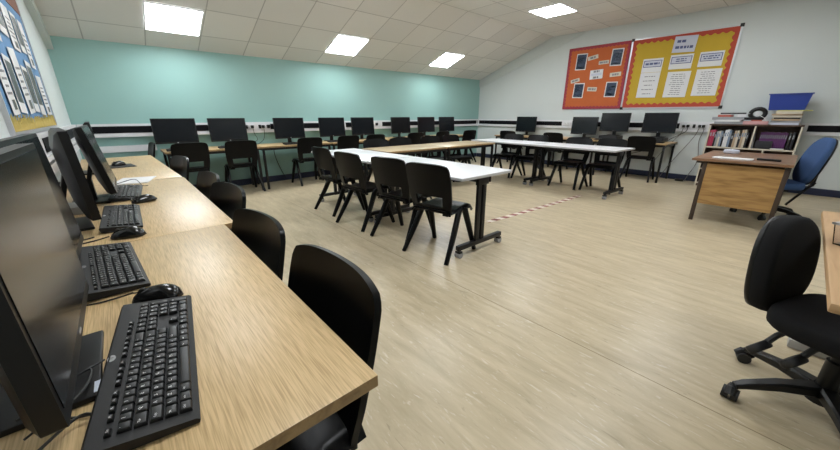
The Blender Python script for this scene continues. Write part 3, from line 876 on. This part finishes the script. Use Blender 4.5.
# ------------------------------------------------------------------ notice boards
def scallop_strip(bm, p0, p1, inward, depth, amp, pitch, mapf, d, mi=0):
    """wavy border strip between two points in board plane (a,z)"""
    p0 = Vector(p0); p1 = Vector(p1); L_ = (p1-p0).length; t = (p1-p0)/L_; n = max(4, int(L_/pitch)*6)
    inw = Vector(inward); prev = None
    for i in range(n+1):
        s = L_*i/n; w = depth + amp*abs(math.sin(PI*s/pitch))
        a, b = p0+t*s, p0+t*s+inw*w
        cur = [bm.verts.new(mapf(q.x, q.y, e)) for q, e in ((a, d), (b, d), (b, d-.003), (a, d-.003))]
        if prev:
            for k in range(4):
                f = bm.faces.new((prev[k], prev[(k+1) % 4], cur[(k+1) % 4], cur[k])); f.material_index = mi
        else: bm.faces.new(cur)
        prev = cur
    bm.faces.new(prev[::-1])
def board(name, label, mapf, a0, a1, z0, z1, back, border, amp, depth, frame='frame', caps=True, pitch=.075, fw=.022, cat='notice board'):
    t = thing(name, label, cat, mapf((a0+a1)/2, z0, 0))
    inv = -Vector(mapf((a0+a1)/2, z0, 0))
    def slab(bm, pa, pz, qa, qz, d0, d1):
        c = [mapf(a, zz, d) for a in (pa, qa) for zz in (pz, qz) for d in (d0, d1)]
        lo = [min(q[k] for q in c) for k in range(3)]; hi = [max(q[k] for q in c) for k in range(3)]
        bx2(bm, lo, hi)
    bm = B(); slab(bm, a0, z0, a1, z1, 0, .014); part('backing', bm, back, t, inv)
    if border:
        bm = B()
        scallop_strip(bm, (a0, z0), (a1, z0), (0, 1), depth, amp, pitch, mapf, .0185)
        scallop_strip(bm, (a0, z1), (a1, z1), (0, -1), depth, amp, pitch, mapf, .0185)
        scallop_strip(bm, (a0, z0), (a0, z1), (1, 0), depth, amp, pitch, mapf, .018)
        scallop_strip(bm, (a1, z0), (a1, z1), (-1, 0), depth, amp, pitch, mapf, .018)
        part('scalloped_border', bm, border, t, inv)
    for p, q in (((a0, z0-fw), (a1, z0)), ((a0, z1), (a1, z1+fw)), ((a0-fw, z0-fw), (a0, z1+fw)), ((a1, z0-fw), (a1+fw, z1+fw))):
        bm = B(); slab(bm, p[0], p[1], q[0], q[1], 0, .022); part('frame_rail', bm, frame, t, inv)
    if caps:
        for a in (a0-fw/2, a1+fw/2):
            for zz in (z0-fw/2, z1+fw/2):
                bm = B(); slab(bm, a-.026, zz-.026, a+.026, zz+.026, 0, .027); part('corner_cap', bm, 'black', t, inv)
    return t
# right wall: board axis a runs left to right in the photo = decreasing Y
mapR = lambda a, zz, d: (XR-d, -a, zz)
board('notice_board', 'orange notice board with crimson scalloped edge on the white wall', mapR, -4.03, -2.79, 1.355, 2.625, 'orange', 'redborder', .022, .03, frame='redborder', caps=False, fw=.012)
board('notice_board', 'yellow notice board with red scalloped edge and aluminium frame above the bookcase end', mapR, -2.735, -1.15, 1.36, 2.62, 'yellow', 'redorange', .034, .05, pitch=.105)
def sheet(mapf, ca, cz, w, h, m, label, cat='paper', rot=0, lines=(), name='paper_notice', group=None, d=.021, th=.002):
    """flat paper pinned to a board; lines = (x, z, w, h, material index 1..)"""
    base = Vector(mapf(ca, cz, d)); mats = [m]
    bm = B()
    def quad(x, zz, ww, hh, d0, d1, mi):
        pts = []
        for dd in (d0, d1):
            for sx, sz in ((-1, -1), (1, -1), (1, 1), (-1, 1)):
                px, pz = x+sx*ww/2, zz+sz*hh/2
                rx, rz_ = px*math.cos(rot)-pz*math.sin(rot), px*math.sin(rot)+pz*math.cos(rot)
                pts.append(Vector(mapf(ca+rx, cz+rz_, d+dd))-base)
        loft(bm, [pts[:4], pts[4:]], mi)
    quad(0, 0, w, h, 0, th, 0)
    for x, zz, ww, hh, mm in lines:
        if mm not in mats: mats.append(mm)
        quad(x, zz, ww, hh, th, th+.001, mats.index(mm))
    return solo(name, bm, mats, label, cat, base, group=group)
def scribble(w, h, n, m='ink', fill=.8, hh=.5, seed=1, x0=0, z0=0):
    """rows of illegible word-sized marks"""
    r = random.Random(seed); out = []
    for i in range(n):
        zz = z0 + h/2 - (i+.5)*h/n; L_ = w*fill*r.uniform(.55, 1); x = -L_/2
        while x < L_/2-.01:
            ww = min(r.uniform(.025, .07), L_/2-x)
            out.append((x0+x+ww/2, zz, ww, h/n*hh, m)); x += ww+.012
    return out
def px2(a, zz): return a, zz
# orange board: four dark pictures and five word strips
GO = 'pictures on the orange board'
def pic(ca, cz, w, h, label, seed):
    r = random.Random(seed)
    ln = [(0, 0, w*.84, h*.88, 'navycard')]
    for k in range(4): ln.append((r.uniform(-.2, .2)*w, r.uniform(-.3, .3)*h, w*r.uniform(.2, .5), h*.06, 'cardblue'))
    ln.append((0, -h*.36, w*.6, h*.07, 'cardblue'))
    o = sheet(mapR, ca, cz, w, h, 'paper', label, 'picture', R(-2), ln, 'picture_card', GO)
    return o
pic(-3.734, 2.34, .235, .333, 'navy picture card at the upper left of the orange board', 1)
pic(-3.004, 2.357, .226, .327, 'navy picture card at the upper right of the orange board', 2)
pic(-3.711, 1.742, .236, .314, 'navy picture card at the lower left of the orange board', 3)
pic(-3.02, 1.734, .23, .305, 'navy picture card with a pale swoosh at the lower right of the orange board', 4)
GO2 = 'word strips on the orange board'
for ca, cz, w, h, rt, lb, sd in ((-3.492, 2.402, .216, .08, 10, 'white lettered strip beside the upper left picture card', 1), (-3.249, 2.284, .207, .071, 2, 'white lettered strip left of the upper right picture card', 2),
                                (-2.977, 2.026, .217, .082, 3, 'pale lettered strip at the right middle of the orange board', 4), (-3.819, 1.957, .2, .075, 12, 'white lettered strip above the lower left picture card', 5),
                                (-3.414, 1.758, .206, .087, -4, 'pale lettered strip right of the lower left picture card', 6)):
    sheet(mapR, ca, cz, w, h, 'cream', lb, 'paper', R(rt), scribble(w, h*.8, 1, 'ink', .85, .6, sd), 'word_strip', GO2)
sheet(mapR, -3.368, 2.056, .27, .185, 'paper', 'white notice card in the centre of the orange board', 'paper', R(2), scribble(.24, .07, 1, 'ink', .8, .6, 3, 0, .06)+scribble(.24, .07, 1, 'ink', .8, .6, 8, 0, -.06)+[(0, 0, .22, .05, 'lilac')], 'notice_card')
# yellow board: title, three headed cards, three text sheets
sheet(mapR, -1.875, 2.447, .344, .27, 'lilac', 'pale lilac title sheet at the top of the yellow board', 'paper', R(-3), scribble(.2, .08, 1, 'inkblue', .9, .55, 5, -.05, .05)+scribble(.33, .08, 1, 'inkblue', .9, .55, 6, 0, -.05))
GY1, GY2 = 'headed cards on the yellow board', 'text sheets on the yellow board'
for k, (ca, cz, w, h, s) in enumerate(((-2.329, 2.134, .34, .245, 'left'), (-1.875, 2.154, .35, .245, 'middle'), (-1.443, 2.155, .335, .24, 'right'))):
    bl = [(0, h*.12+.055, w*.88, .012, 'inkblue'), (0, h*.12-.055, w*.88, .012, 'inkblue'), (-w*.43, h*.12, .012, .12, 'inkblue'), (w*.43, h*.12, .012, .12, 'inkblue'), (0, h*.12, w*.8, .09, 'lilac')]
    sc = [(x, zz, ww, hh, m_) for x, zz, ww, hh, m_ in scribble(w*.9, .07, 1 if k == 0 else 2, 'inkblue', .8, .5, 20+k, 0, h*.12)]
    sheet(mapR, ca, cz, w, h, 'paper', 'white card with a blue boxed heading, %s of three on the yellow board' % s, 'paper', R(-1), bl, 'headed_card', GY1)
    o = sheet(mapR, ca, cz, .01, .01, 'paper', '', '', 0, sc) if False else None
    # heading marks sit on the lilac box
    base = Vector(mapR(ca, cz, .0245)); bm = B()
    for x, zz, ww, hh, m_ in sc:
        loft(bm, [[Vector(mapR(ca+x+sx*ww/2, cz+zz+sz*hh/2, .0242+dd))-base for sx, sz in ((-1, -1), (1, -1), (1, 1), (-1, 1))] for dd in (0, .001)])
    p = [q for q in C.objects if q.get('label') == 'white card with a blue boxed heading, %s of three on the yellow board' % s][0]
    part('heading', bm, 'inkblue', p, base-p.location)
for k, (ca, cz, w, h, s, n) in enumerate(((-2.336, 1.777, .338, .46, 'left', 5), (-1.865, 1.762, .36, .45, 'middle', 11), (-1.427, 1.771, .355, .445, 'right', 11))):
    sheet(mapR, ca, cz, w, h, 'paper', 'white typed sheet, %s of three low on the yellow board' % s, 'paper', R(-1), scribble(w*.9, h*.86, n, 'ink', .8, .28 if n > 6 else .16, 40+k), 'text_sheet', GY2)
# left wall: blue board, axis a = increasing Y is left to right
mapL = lambda a, zz, d: (XL+d, a, zz)
bl = board('notice_board', 'blue notice board with yellow fringe along its bottom on the left wall', mapL, 2.93, 4.87, 1.125, 2.33, 'bluepaper', None, 0, 0, frame='frame', caps=False, fw=.018)
inv = -Vector(mapL(3.90, 1.125, 0))
bm = B()
r = random.Random(3); y = 2.94
while y < 4.85:
    w = r.uniform(.02, .035); h = r.uniform(.06, .10); l = r.uniform(-.012, .012)
    loft(bm, [[(XL+d, y, 1.127), (XL+d, y+w, 1.127), (XL+d, y+w*.8+l, 1.127+h*.6), (XL+d, y+w*.5+l, 1.127+h), (XL+d, y+w*.2+l, 1.127+h*.6)] for d in (.015, .018)]); y += w*.9
bx2(bm, (XL+.0145, 2.935, 1.126), (XL+.017, 4.865, 1.165))
part('fringe', bm, 'grass', bl, inv)
bm = B(); bx2(bm, (XL+.0145, 2.935, 2.05), (XL+.018, 4.865, 2.325)); part('header_strip', bm, 'redbrown', bl, inv)
GB = 'papers on the blue board'
spots = [(3.15, 1.42, .19, .40, 0), (3.42, 1.40, .20, .34, 1), (3.72, 1.44, .22, .42, 0), (3.98, 1.40, .20, .32, 1), (4.25, 1.42, .22, .40, 1), (4.60, 1.38, .26, .32, 0),
         (3.10, 1.84, .20, .30, 1), (3.40, 1.83, .22, .34, 0), (3.72, 1.86, .22, .26, 1), (4.02, 1.82, .24, .30, 0), (4.32, 1.83, .20, .28, 1), (4.58, 1.78, .20, .36, 0)]
place = ['lower row, leftmost', 'lower row, second', 'lower row, third', 'lower row, fourth', 'lower row, fifth', 'lower row, nearest the right end',
         'upper row, leftmost', 'upper row, second', 'upper row, third', 'upper row, fourth', 'upper row, fifth', 'upper row, nearest the right end']
for k, ((ca, cz, w, h, dk), s) in enumerate(zip(spots, place)):
    ln = [(0, h*.05, w*.8, h*.72, 'photo')] if dk else scribble(w*.85, h*.5, 5, 'ink', .85, .35, 60+k)+[(w*.1, -h*.36, w*.4, h*.14, 'photo')]
    sheet(mapL, ca, cz, w, h, 'paper', ('white sheet holding a dark photo' if dk else 'white sheet with printed lines')+' on the blue board, '+s, 'paper', R(random.Random(k).uniform(-4, 4)), ln, 'display_sheet', GB)

# ------------------------------------------------------------------ office chairs (local: faces +X)
def office_chair(label, seatmat, backmat, loc, rz, back_h=.42, back_w=.42, zb=.63, seat_z=.475, rake=8, bx0=-.265, levers=True, ph=20, bend=-.5, spine=True):
    t = thing('swivel_chair', label, 'chair', loc, rz)
    bm = B(); pad(bm, .47, .46, .085, n=3.6, edge=.3)
    for v in bm.verts: v.co = Vector((v.co.z+.02, v.co.y, v.co.x+seat_z-.042))
    part('seat', bm, seatmat, t, ang=60)
    bm = B(); pad(bm, back_w, back_h, .075, n=2.5, edge=.3, bend=-bend, top=.93)
    T = Matrix.Translation((bx0, 0, zb)) @ Matrix.Rotation(R(-rake), 4, 'Y')
    for v in bm.verts: v.co = T @ v.co
    part('backrest', bm, backmat, t, ang=60)
    bm = B(); pad(bm, back_w*.985, back_h*.985, .03, n=2.5, edge=.3, bend=-bend, top=.93)
    for v in bm.verts: v.co = T @ (v.co+Vector((-.034, 0, 0)))
    part('back_shell', bm, 'black', t, ang=60)
    if spine:
        bm = B(); bar(bm, [(-.02, 0, seat_z-.10), (-.20, 0, seat_z-.11), (bx0-.055, 0, seat_z-.04), (bx0-.062, 0, zb-.05)], [(.07, .02), (.07, .016), (.07, .016), (.06, .016)])
        part('back_bar', bm, 'black', t)
    bm = B(); bx(bm, (0, 0, seat_z-.105), (.20, .15, .05), bev=.01); part('mechanism', bm, 'black', t)
    bm = B(); cyl(bm, (0, 0, .10), (0, 0, seat_z-.12), .022, 16); cyl(bm, (0, 0, .09), (0, 0, .26), .032, 16); part('gas_column', bm, 'black', t)
    bm = B(); cyl(bm, (0, 0, .065), (0, 0, .135), .05, 20); part('hub', bm, 'black', t)
    for k in range(5):
        a = R(ph+72*k); d = Vector((math.cos(a), math.sin(a), 0)); s = Vector((-d.y, d.x, 0))
        bm = B(); bar(bm, [d*.03+Vector((0, 0, .115)), d*.16+Vector((0, 0, .108)), d*.275+Vector((0, 0, .085)), d*.31+Vector((0, 0, .072))], [(.06, .05), (.05, .042), (.04, .03), (.03, .024)], side=s)
        lg = part('base_leg', bm, 'black', t)
        bm = B(); w = d*.315; cs = Vector((math.cos(a+.9), math.sin(a+.9), 0))
        tube(bm, [w+Vector((0, 0, .045)), w+Vector((0, 0, .075))], .010, 8)
        for sg in (-1, 1):
            c0 = w+cs*.0+Vector((-cs.y, cs.x, 0))*sg*.016
            cyl(bm, c0-Vector((-cs.y, cs.x, 0))*.012+Vector((0, 0, .0275)), c0+Vector((-cs.y, cs.x, 0))*.012+Vector((0, 0, .0275)), .0275, 16)
        tube(bm, [w-cs*.028+Vector((0, 0, .036)), w-cs*.012+Vector((0, 0, .058)), w+cs*.012+Vector((0, 0, .058)), w+cs*.028+Vector((0, 0, .036))], .018, 8)
        part('caster', bm, 'matte', t)
    if levers:
        for x, y in ((-.17, -.155), (-.065, -.135)):
            bm = B(); tube(bm, [(x+.05, y+.07, seat_z-.09), (x+.02, y+.03, .315), (x, y, .26)], .012, 8)
            lv = part('lever', bm, 'matte', t)
            bm = B(); pad(bm, .11, .075, .035, n=2.3, edge=.4)
            TT = Matrix.Translation((x-.005, y-.01, .25)) @ Matrix.Rotation(R(35), 4, 'Y')
            for v in bm.verts: v.co = TT @ v.co
            part('paddle', bm, 'matte', lv)
    else:
        bm = B(); bar(bm, [(bx0-.055, .05, .46), (-.20, .05, .30), (-.12, .05, .17)], [(.035, .014)]*3); part('support_bar', bm, 'black', t)
    return t
ang = math.atan2(-.93, -.37)
office_chair('black fabric swivel chair on casters, tucked against the beech desk at the right edge', 'blackfab', 'blackfab', (2.01, -.305, 0), ang, back_h=.44, back_w=.385, zb=.585, seat_z=.455, rake=5, ph=164.7, bx0=-.265)
ang2 = math.atan2(.94, -.35)
office_chair('blue fabric swivel chair pushed in behind the teacher desk', 'bluefab', 'bluefab', (5.96, .105, 0), ang2, back_h=.56, back_w=.44, zb=.70, seat_z=.46, rake=12, levers=False, ph=-6, bx0=-.25)

# ------------------------------------------------------------------ teacher desk with things on it
t = thing('teacher_desk', 'brown topped teacher desk with a golden oak end panel, before the bookcase', 'desk', (5.65, .42, 0))
bm = B(); bx2(bm, (-.65, -.41, .712), (.65, .41, .74), bev=.004); part('desktop', bm, 'brown', t)
bm = B(); bx2(bm, (-.60, -.36, .215), (-.575, .27, .70)); part('end_panel', bm, 'golden', t)
bm = B(); bx2(bm, (.575, -.36, .215), (.60, .27, .70)); part('end_panel', bm, 'golden', t)
bm = B(); bx2(bm, (-.575, .25, .25), (.575, .27, .70)); part('modesty_panel', bm, 'golden', t)
for sx in (-1, 1):
    for ly in (-.375, .285):
        bm = B(); bx2(bm, (sx*.585-.018, ly-.02, 0), (sx*.585+.018, ly+.02, .712), bev=.003); part('leg', bm, 'darkbrown', t)
for sx in (-1, 1):
    bm = B(); bx2(bm, (sx*.585-.015, -.37, .685), (sx*.585+.015, .37, .712)); part('cross_rail', bm, 'darkbrown', t)
HT = .74
bm = B(); bx(bm, (0, 0, .006), (.14, .34, .012), bev=.003); solo('paper_pad', bm, 'paper', 'long white pad lying on the teacher desk', 'paper pad', (5.22, .50, HT), (0, 0, R(-3)))
bm = B(); bx(bm, (0, 0, .011), (.05, .19, .022), bev=.006); solo('stapler_case', bm, 'black', 'slim black case on the teacher desk right of the white pad', 'case', (5.27, .21, HT), (0, 0, R(-6)))
bm = B(); pad(bm, .16, .10, .05, n=2.2, edge=.5)
for v in bm.verts: v.co = Vector((v.co.z, v.co.y, v.co.x+.025))
solo('tissue_pouch', bm, 'lilac', 'pale rounded pouch at the back of the teacher desk', 'pouch', (5.95, .60, HT), ang=60)

# ------------------------------------------------------------------ bookcase and what stands in and on it
BX0, BX1, BY0, BY1, BZ = 7.68, 7.96, .06, 1.15, 1.07
t = thing('bookcase', 'brown bookcase with pale edging standing behind the teacher desk', 'bookcase', ((BX0+BX1)/2, (BY0+BY1)/2, 0))
bc = Vector(t.location); inv = -bc
def brd(name, a, b, edge=True):
    bm = B(); bx2(bm, a, b); bm.normal_update()
    for f in bm.faces: f.material_index = 1 if f.normal.x < -.5 else 0
    return part(name, bm, ['shelfin', 'ivory'], t, inv)
brd('side_panel', (BX0, BY0, 0), (BX1, BY0+.022, BZ-.022)); brd('side_panel', (BX0, BY1-.022, 0), (BX1, BY1, BZ-.022))
bm = B(); bx2(bm, (BX0-.005, BY0-.005, BZ-.022), (BX1, BY1+.005, BZ)); part('top_panel', bm, 'shelfin', t, inv)
SZ = .70; DV = .575
brd('shelf', (BX0, BY0+.022, SZ-.022), (BX1-.01, BY1-.022, SZ)); brd('shelf', (BX0, BY0+.022, .30), (BX1-.01, BY1-.022, .322)); brd('shelf', (BX0, BY0+.022, .05), (BX1-.01, BY1-.022, .072))
brd('divider', (BX0, DV-.011, SZ), (BX1-.01, DV+.011, BZ-.022)); brd('divider', (BX0, .76, .322), (BX1-.01, .78, SZ-.022)); brd('divider', (BX0, .40, .322), (BX1-.01, .42, SZ-.022))
bm = B(); bx2(bm, (BX1-.01, BY0, 0), (BX1, BY1, BZ-.022)); part('back_panel', bm, 'shelfin', t, inv)
bm = B(); bx2(bm, (BX0+.01, BY0+.022, 0), (BX0+.025, BY1-.022, .05)); part('plinth', bm, 'shelfin', t, inv)
def book(y, th, h, d, cover, label, group, lean=0, x=None, z=SZ, cat='book'):
    """upright book, spine to the room"""
    x = BX0+.02 if x is None else x
    t = thing('book', label, cat, (x, y, z), 0, group); t.rotation_euler = (R(lean), 0, 0)
    bm = B(); bx2(bm, (0, -th/2, 0), (.004, th/2, h), bev=.001); bx2(bm, (0, -th/2, 0), (d, -th/2+.002, h)); bx2(bm, (0, th/2-.002, 0), (d, th/2, h)); part('cover', bm, cover, t)
    bm = B(); bx2(bm, (.004, -th/2+.002, .004), (d-.004, th/2-.002, h-.004)); part('pages', bm, 'cream', t)
    bm = B(); bx2(bm, (-.001, -th*.28, h*.62), (.0005, th*.28, h*.84)); part('spine_label', bm, 'greyc' if cover not in ('cream', 'greyc', 'tan', 'paper') else 'bluegrey', t)
    return t
G1 = 'books in the left half of the bookcase'
yy = BY1-.027
row = [('crimson', .034, .27, 'crimson hardback, leftmost'), ('crimson', .034, .275, 'crimson hardback, second from the left'), ('darkc', .022, .24, 'dark slim book beside the crimson pair'),
       ('greyc', .026, .25, 'grey book'), ('cream', .022, .26, 'cream book left of the blue grey one'), ('bluegrey', .026, .25, 'blue grey book left of a dark one'), ('darkc', .022, .26, 'dark book near the middle'),
       ('paper', .028, .275, 'white book, left of the pair'), ('paper', .024, .285, 'white book, right of the pair'), ('bluegrey', .03, .27, 'blue grey book right of the white pair'),
       ('darkc', .035, .22, 'dark short book'), ('tan', .03, .265, 'tan book left of a dark gap'), ('cream', .026, .27, 'cream book beside the tan one'), ('darkc', .028, .22, 'dark book right of the cream one'), ('tan', .03, .28, 'tan tall book'), ('cream', .026, .285, 'cream tall book'), ('darkc', .026, .24, 'dark book beside the divider')]
for cv, th, h, s in row:
    book(yy-th/2, th, h, .19, cv, s+' on the upper left shelf of the bookcase', G1); yy -= th+.0015
yy = .50
GP = 'purple books in the bookcase'
for k in range(13):
    book(yy-.011, .022, .25+.004*(k % 3), .12, 'purple', 'purple paperback in the row on the upper right shelf of the bookcase', GP, x=BX0+.13); yy -= .0235
book(.548, .02, .26, .17, 'greyc', 'grey thin book leaning by the divider on the upper right shelf', 'other books in the right half of the bookcase', lean=-6, x=BX0+.03)
book(.165, .024, .25, .18, 'darkc', 'dark slim book standing right of the purple row', 'other books in the right half of the bookcase', x=BX0+.04)
book(.128, .028, .26, .18, 'darkc', 'dark thick book at the right side of the bookcase', 'other books in the right half of the bookcase', x=BX0+.04)
bm = B(); bx(bm, (0, 0, .06), (.085, .19, .12), bev=.004); solo('box_file', bm, 'darkc', 'dark low box in front of the purple books', 'box', (BX0+.07, .428, SZ))
bm = B(); bx(bm, (0, 0, .006), (.06, .15, .012)); solo('paper_bundle', bm, 'paper', 'thin white paper bundle at the front of the upper right shelf', 'paper', (BX0+.045, .265, SZ))
# on top, left: folders and odds
def flat(loc, s, m, label, rz=0, name='folder', cat='folder', group='folders on the bookcase', edge=None):
    bm = B(); bx(bm, (0, 0, s[2]/2), s, bev=min(.003, s[2]*.3)); bm.normal_update()
    if edge:
        for f in bm.faces: f.material_index = 0 if abs(f.normal.z) > .5 else 1
    return solo(name, bm, [m, edge] if edge else m, label, cat, loc, (0, 0, R(rz)), group)
xb = (BX0+BX1)/2
flat((xb, .93, BZ), (.24, .36, .04), 'greyc', 'grey folder lowest in the pile at the left end of the bookcase top', 3)
flat((xb-.01, .94, BZ+.040), (.22, .34, .030), 'paper', 'white folder second in the pile at the left end of the bookcase top', -4)
flat((xb, .95, BZ+.070), (.23, .40, .045), 'greyc', 'wide grey folder third in the pile on the bookcase top', 2)
flat((xb-.02, .99, BZ+.115), (.16, .17, .035), 'redc', 'red notebook lying on the grey folder pile', -6, 'notebook', 'notebook', None)
flat((xb-.03, .79, BZ+.115), (.09, .10, .045), 'paper', 'small white box on the folder pile beside the tape dispenser', 5, 'small_box', 'box', None)
flat((xb+.05, .91, BZ+.160), (.13, .32, .022), 'darkc', 'black folder on top of the pile at the left of the bookcase', 4)
flat((xb-.02, .60, BZ), (.20, .29, .05), 'pink', 'pink folder flat on the middle of the bookcase top', 2)
flat((xb-.02, .60, BZ+.05), (.10, .12, .02), 'redc', 'small red card pack on the pink folder', 12, 'card_pack', 'card pack', None)
t = thing('tape_dispenser', 'black looped tape dispenser on the folders in the middle of the bookcase top', 'tape dispenser', (xb-.03, .605, BZ+.07), R(8))
bm = B(); pts = [(0, .085*math.cos(a), .095+.075*math.sin(a)) for a in [R(20*k) for k in range(19)]]
tube(bm, pts, .03, 8); part('loop', bm, 'black', t)
bm = B(); bx(bm, (0, .035, .02), (.07, .24, .04), bev=.01); part('base', bm, 'black', t)
bm = B(); bx(bm, (-.0, .0, .095), (.02, .05, .06), bev=.004); part('tape_roll', bm, 'paper', t)
bm = B(); bar(bm, smooth_path([(xb-.09, .56, BZ+.13), (xb-.10, .50, BZ+.09), (xb-.06, .47, BZ+.02), (xb-.05, .44, BZ+.008)], 4), [(.03, .006)]*13, side=(1, 0, 0)); solo('paper_strip', bm, 'paper', 'curling white strip between the tape dispenser and the book pile', 'strip')
# right pile under the tray
zz = BZ; G3 = 'books piled under the blue tray'
pile = [('lilac', .034, .30, 'lilac book at the bottom of the pile'), ('greyc', .028, .32, 'grey book second from the bottom of the pile'), ('tan', .026, .30, 'tan book third from the bottom of the pile'),
        ('darkc', .02, .28, 'dark thin book in the middle of the pile'), ('cream', .030, .31, 'cream book fifth from the bottom of the pile'), ('tan', .024, .33, 'tan book sixth from the bottom of the pile'), ('cream', .040, .28, 'thick cream book under the file')]
for k, (cv, th, ln, s) in enumerate(pile):
    t = thing('book', s+' under the blue tray', 'book', (xb-.01+.01*(k % 2), .27+.012*((k*7) % 3-1), zz), R((k*37 % 11)-5), G3)
    bm = B(); bx2(bm, (-.11, -ln/2, 0), (.11, ln/2, .003)); bx2(bm, (-.11, -ln/2, th-.003), (.11, ln/2, th)); bx2(bm, (-.11, -ln/2, 0), (-.106, ln/2, th)); part('cover', bm, cv, t)
    bm = B(); bx2(bm, (-.106, -ln/2+.004, .003), (.105, ln/2-.004, th-.003)); part('pages', bm, 'paper' if k % 2 else 'cream', t)
    zz += th
flat((xb, .21, zz), (.22, .36, .014), 'lime', 'lime file sticking out under the blue tray', -2, 'file', 'file', None)
zz += .014
t = thing('storage_tray', 'deep blue plastic storage tray perched on the pile of books', 'tray', (xb+.02, .305, zz+.001))
bm = B()
o1 = [(-.13, -.205), (.13, -.205), (.13, .205), (-.13, .205)]
rings = [[(x*k, y*k2, z0) for x, y in o1] for k, k2, z0 in ((.85, .93, 0), (1, 1.08, .235), (.97, 1.06, .235), (.82, .91, .006))]
loft(bm, rings); part('tub', bm, 'tray', t)
bm = B()
for sy in (-1, 1): bx(bm, (0, sy*.226, .232), (.30, .016, .014))
for sx in (-1, 1): bx(bm, (sx*.137, 0, .232), (.016, .462, .014))
part('rim', bm, 'tray', t)

# ------------------------------------------------------------------ beech desk at the right edge
t = thing('cantilever_desk', 'beech topped desk with a grey cantilever foot at the right edge of the photo', 'desk', (2.07, -.152, 0))
bm = B(); bx2(bm, (-.70, -.80, .70), (.70, 0, .73), bev=.008); part('desktop', bm, 'beech', t)
for x in (-.55, .50):
    bm = B(); bx2(bm, (x-.04, -.70, 0), (x+.04, -.05, .05), bev=.008); part('foot', bm, 'greypl', t)
    bm = B(); bx2(bm, (x-.03, -.62, .05), (x+.03, -.55, .70), bev=.005); part('upright', bm, 'greypl', t)
    bm = B(); bx2(bm, (x-.025, -.62, .665), (x+.025, -.10, .70)); part('top_arm', bm, 'greypl', t)
bm = B(); bx2(bm, (-.52, -.60, .35), (.47, -.585, .69)); part('modesty_panel', bm, 'greypl', t)
t = thing('clear_tub', 'clear plastic tub of dark red sweets on the beech desk', 'tub', (2.115, -.290, .73), R(-28))
bm = B()
o1 = [(-.13, -.085), (.13, -.085), (.13, .085), (-.13, .085)]
loft(bm, [[(x*k, y*k, z0) for x, y in o1] for k, z0 in ((.88, 0), (1, .085), (.975, .085), (.86, .004))]); part('tub', bm, 'clear', t)
bm = B()
for f in range(4):
    pass
for sx in (-1, 1): bx(bm, (sx*.128, 0, .085), (.010, .18, .008))
for sy in (-1, 1): bx(bm, (0, sy*.084, .085), (.266, .010, .008))
part('rim', bm, 'frame', t)
bm = B(); bx(bm, (0, 0, .034), (.205, .125, .056), bev=.015); tag(part('sweets', bm, 'nut', t), 'dark red sweets')

# ------------------------------------------------------------------ hazard tape on the floor
bm = B(); n = 40; prev = None
for i in range(n+1):
    u = i/n; x = 3.10+2.2*u; y = 2.285-.05*u-.075*math.sin(PI*u*.5)
    cur = [bm.verts.new(p) for p in ((x-4.2, y-2.2-.035, .0005), (x-4.2, y-2.2+.035, .0005), (x-4.2, y-2.2+.035, .0025), (x-4.2, y-2.2-.035, .0025))]
    if prev:
        for k in range(4): bm.faces.new((prev[k], prev[(k+1) % 4], cur[(k+1) % 4], cur[k]))
    else: bm.faces.new(cur)
    prev = cur
bm.faces.new(prev[::-1])
solo('floor_tape', bm, 'tape', 'red and white striped tape stuck across the floor between the white tables', 'tape', (4.2, 2.2, 0))
# small black adapter on the floor by the end desk
bm = B(); bx(bm, (0, 0, .02), (.07, .13, .04), bev=.008); solo('power_brick', bm, 'black', 'small black power brick on the floor beside the end desk leg', 'power brick', (7.98, 1.44, 0), (0, 0, R(20)))

# ------------------------------------------------------------------ camera, world, colour
cam = bpy.data.cameras.new('camera'); co = bpy.data.objects.new('camera', cam); C.objects.link(co)
cam.sensor_fit = 'HORIZONTAL'; cam.sensor_width = 36; cam.lens = 330/840*36; cam.clip_start = .02; cam.clip_end = 60
co.location = (0, 0, 1.22); co.rotation_euler = (R(90-18.4818), 0, R(-41.4227))
S.camera = co
w = bpy.data.worlds.new('world'); S.world = w; w.use_nodes = True
w.node_tree.nodes['Background'].inputs['Color'].default_value = (.8, .85, .9, 1); w.node_tree.nodes['Background'].inputs['Strength'].default_value = .1
vs = S.view_settings
vs.view_transform = 'Standard'; vs.look = 'None'; vs.exposure = 1.15; vs.gamma = 1; vs.use_curve_mapping = False
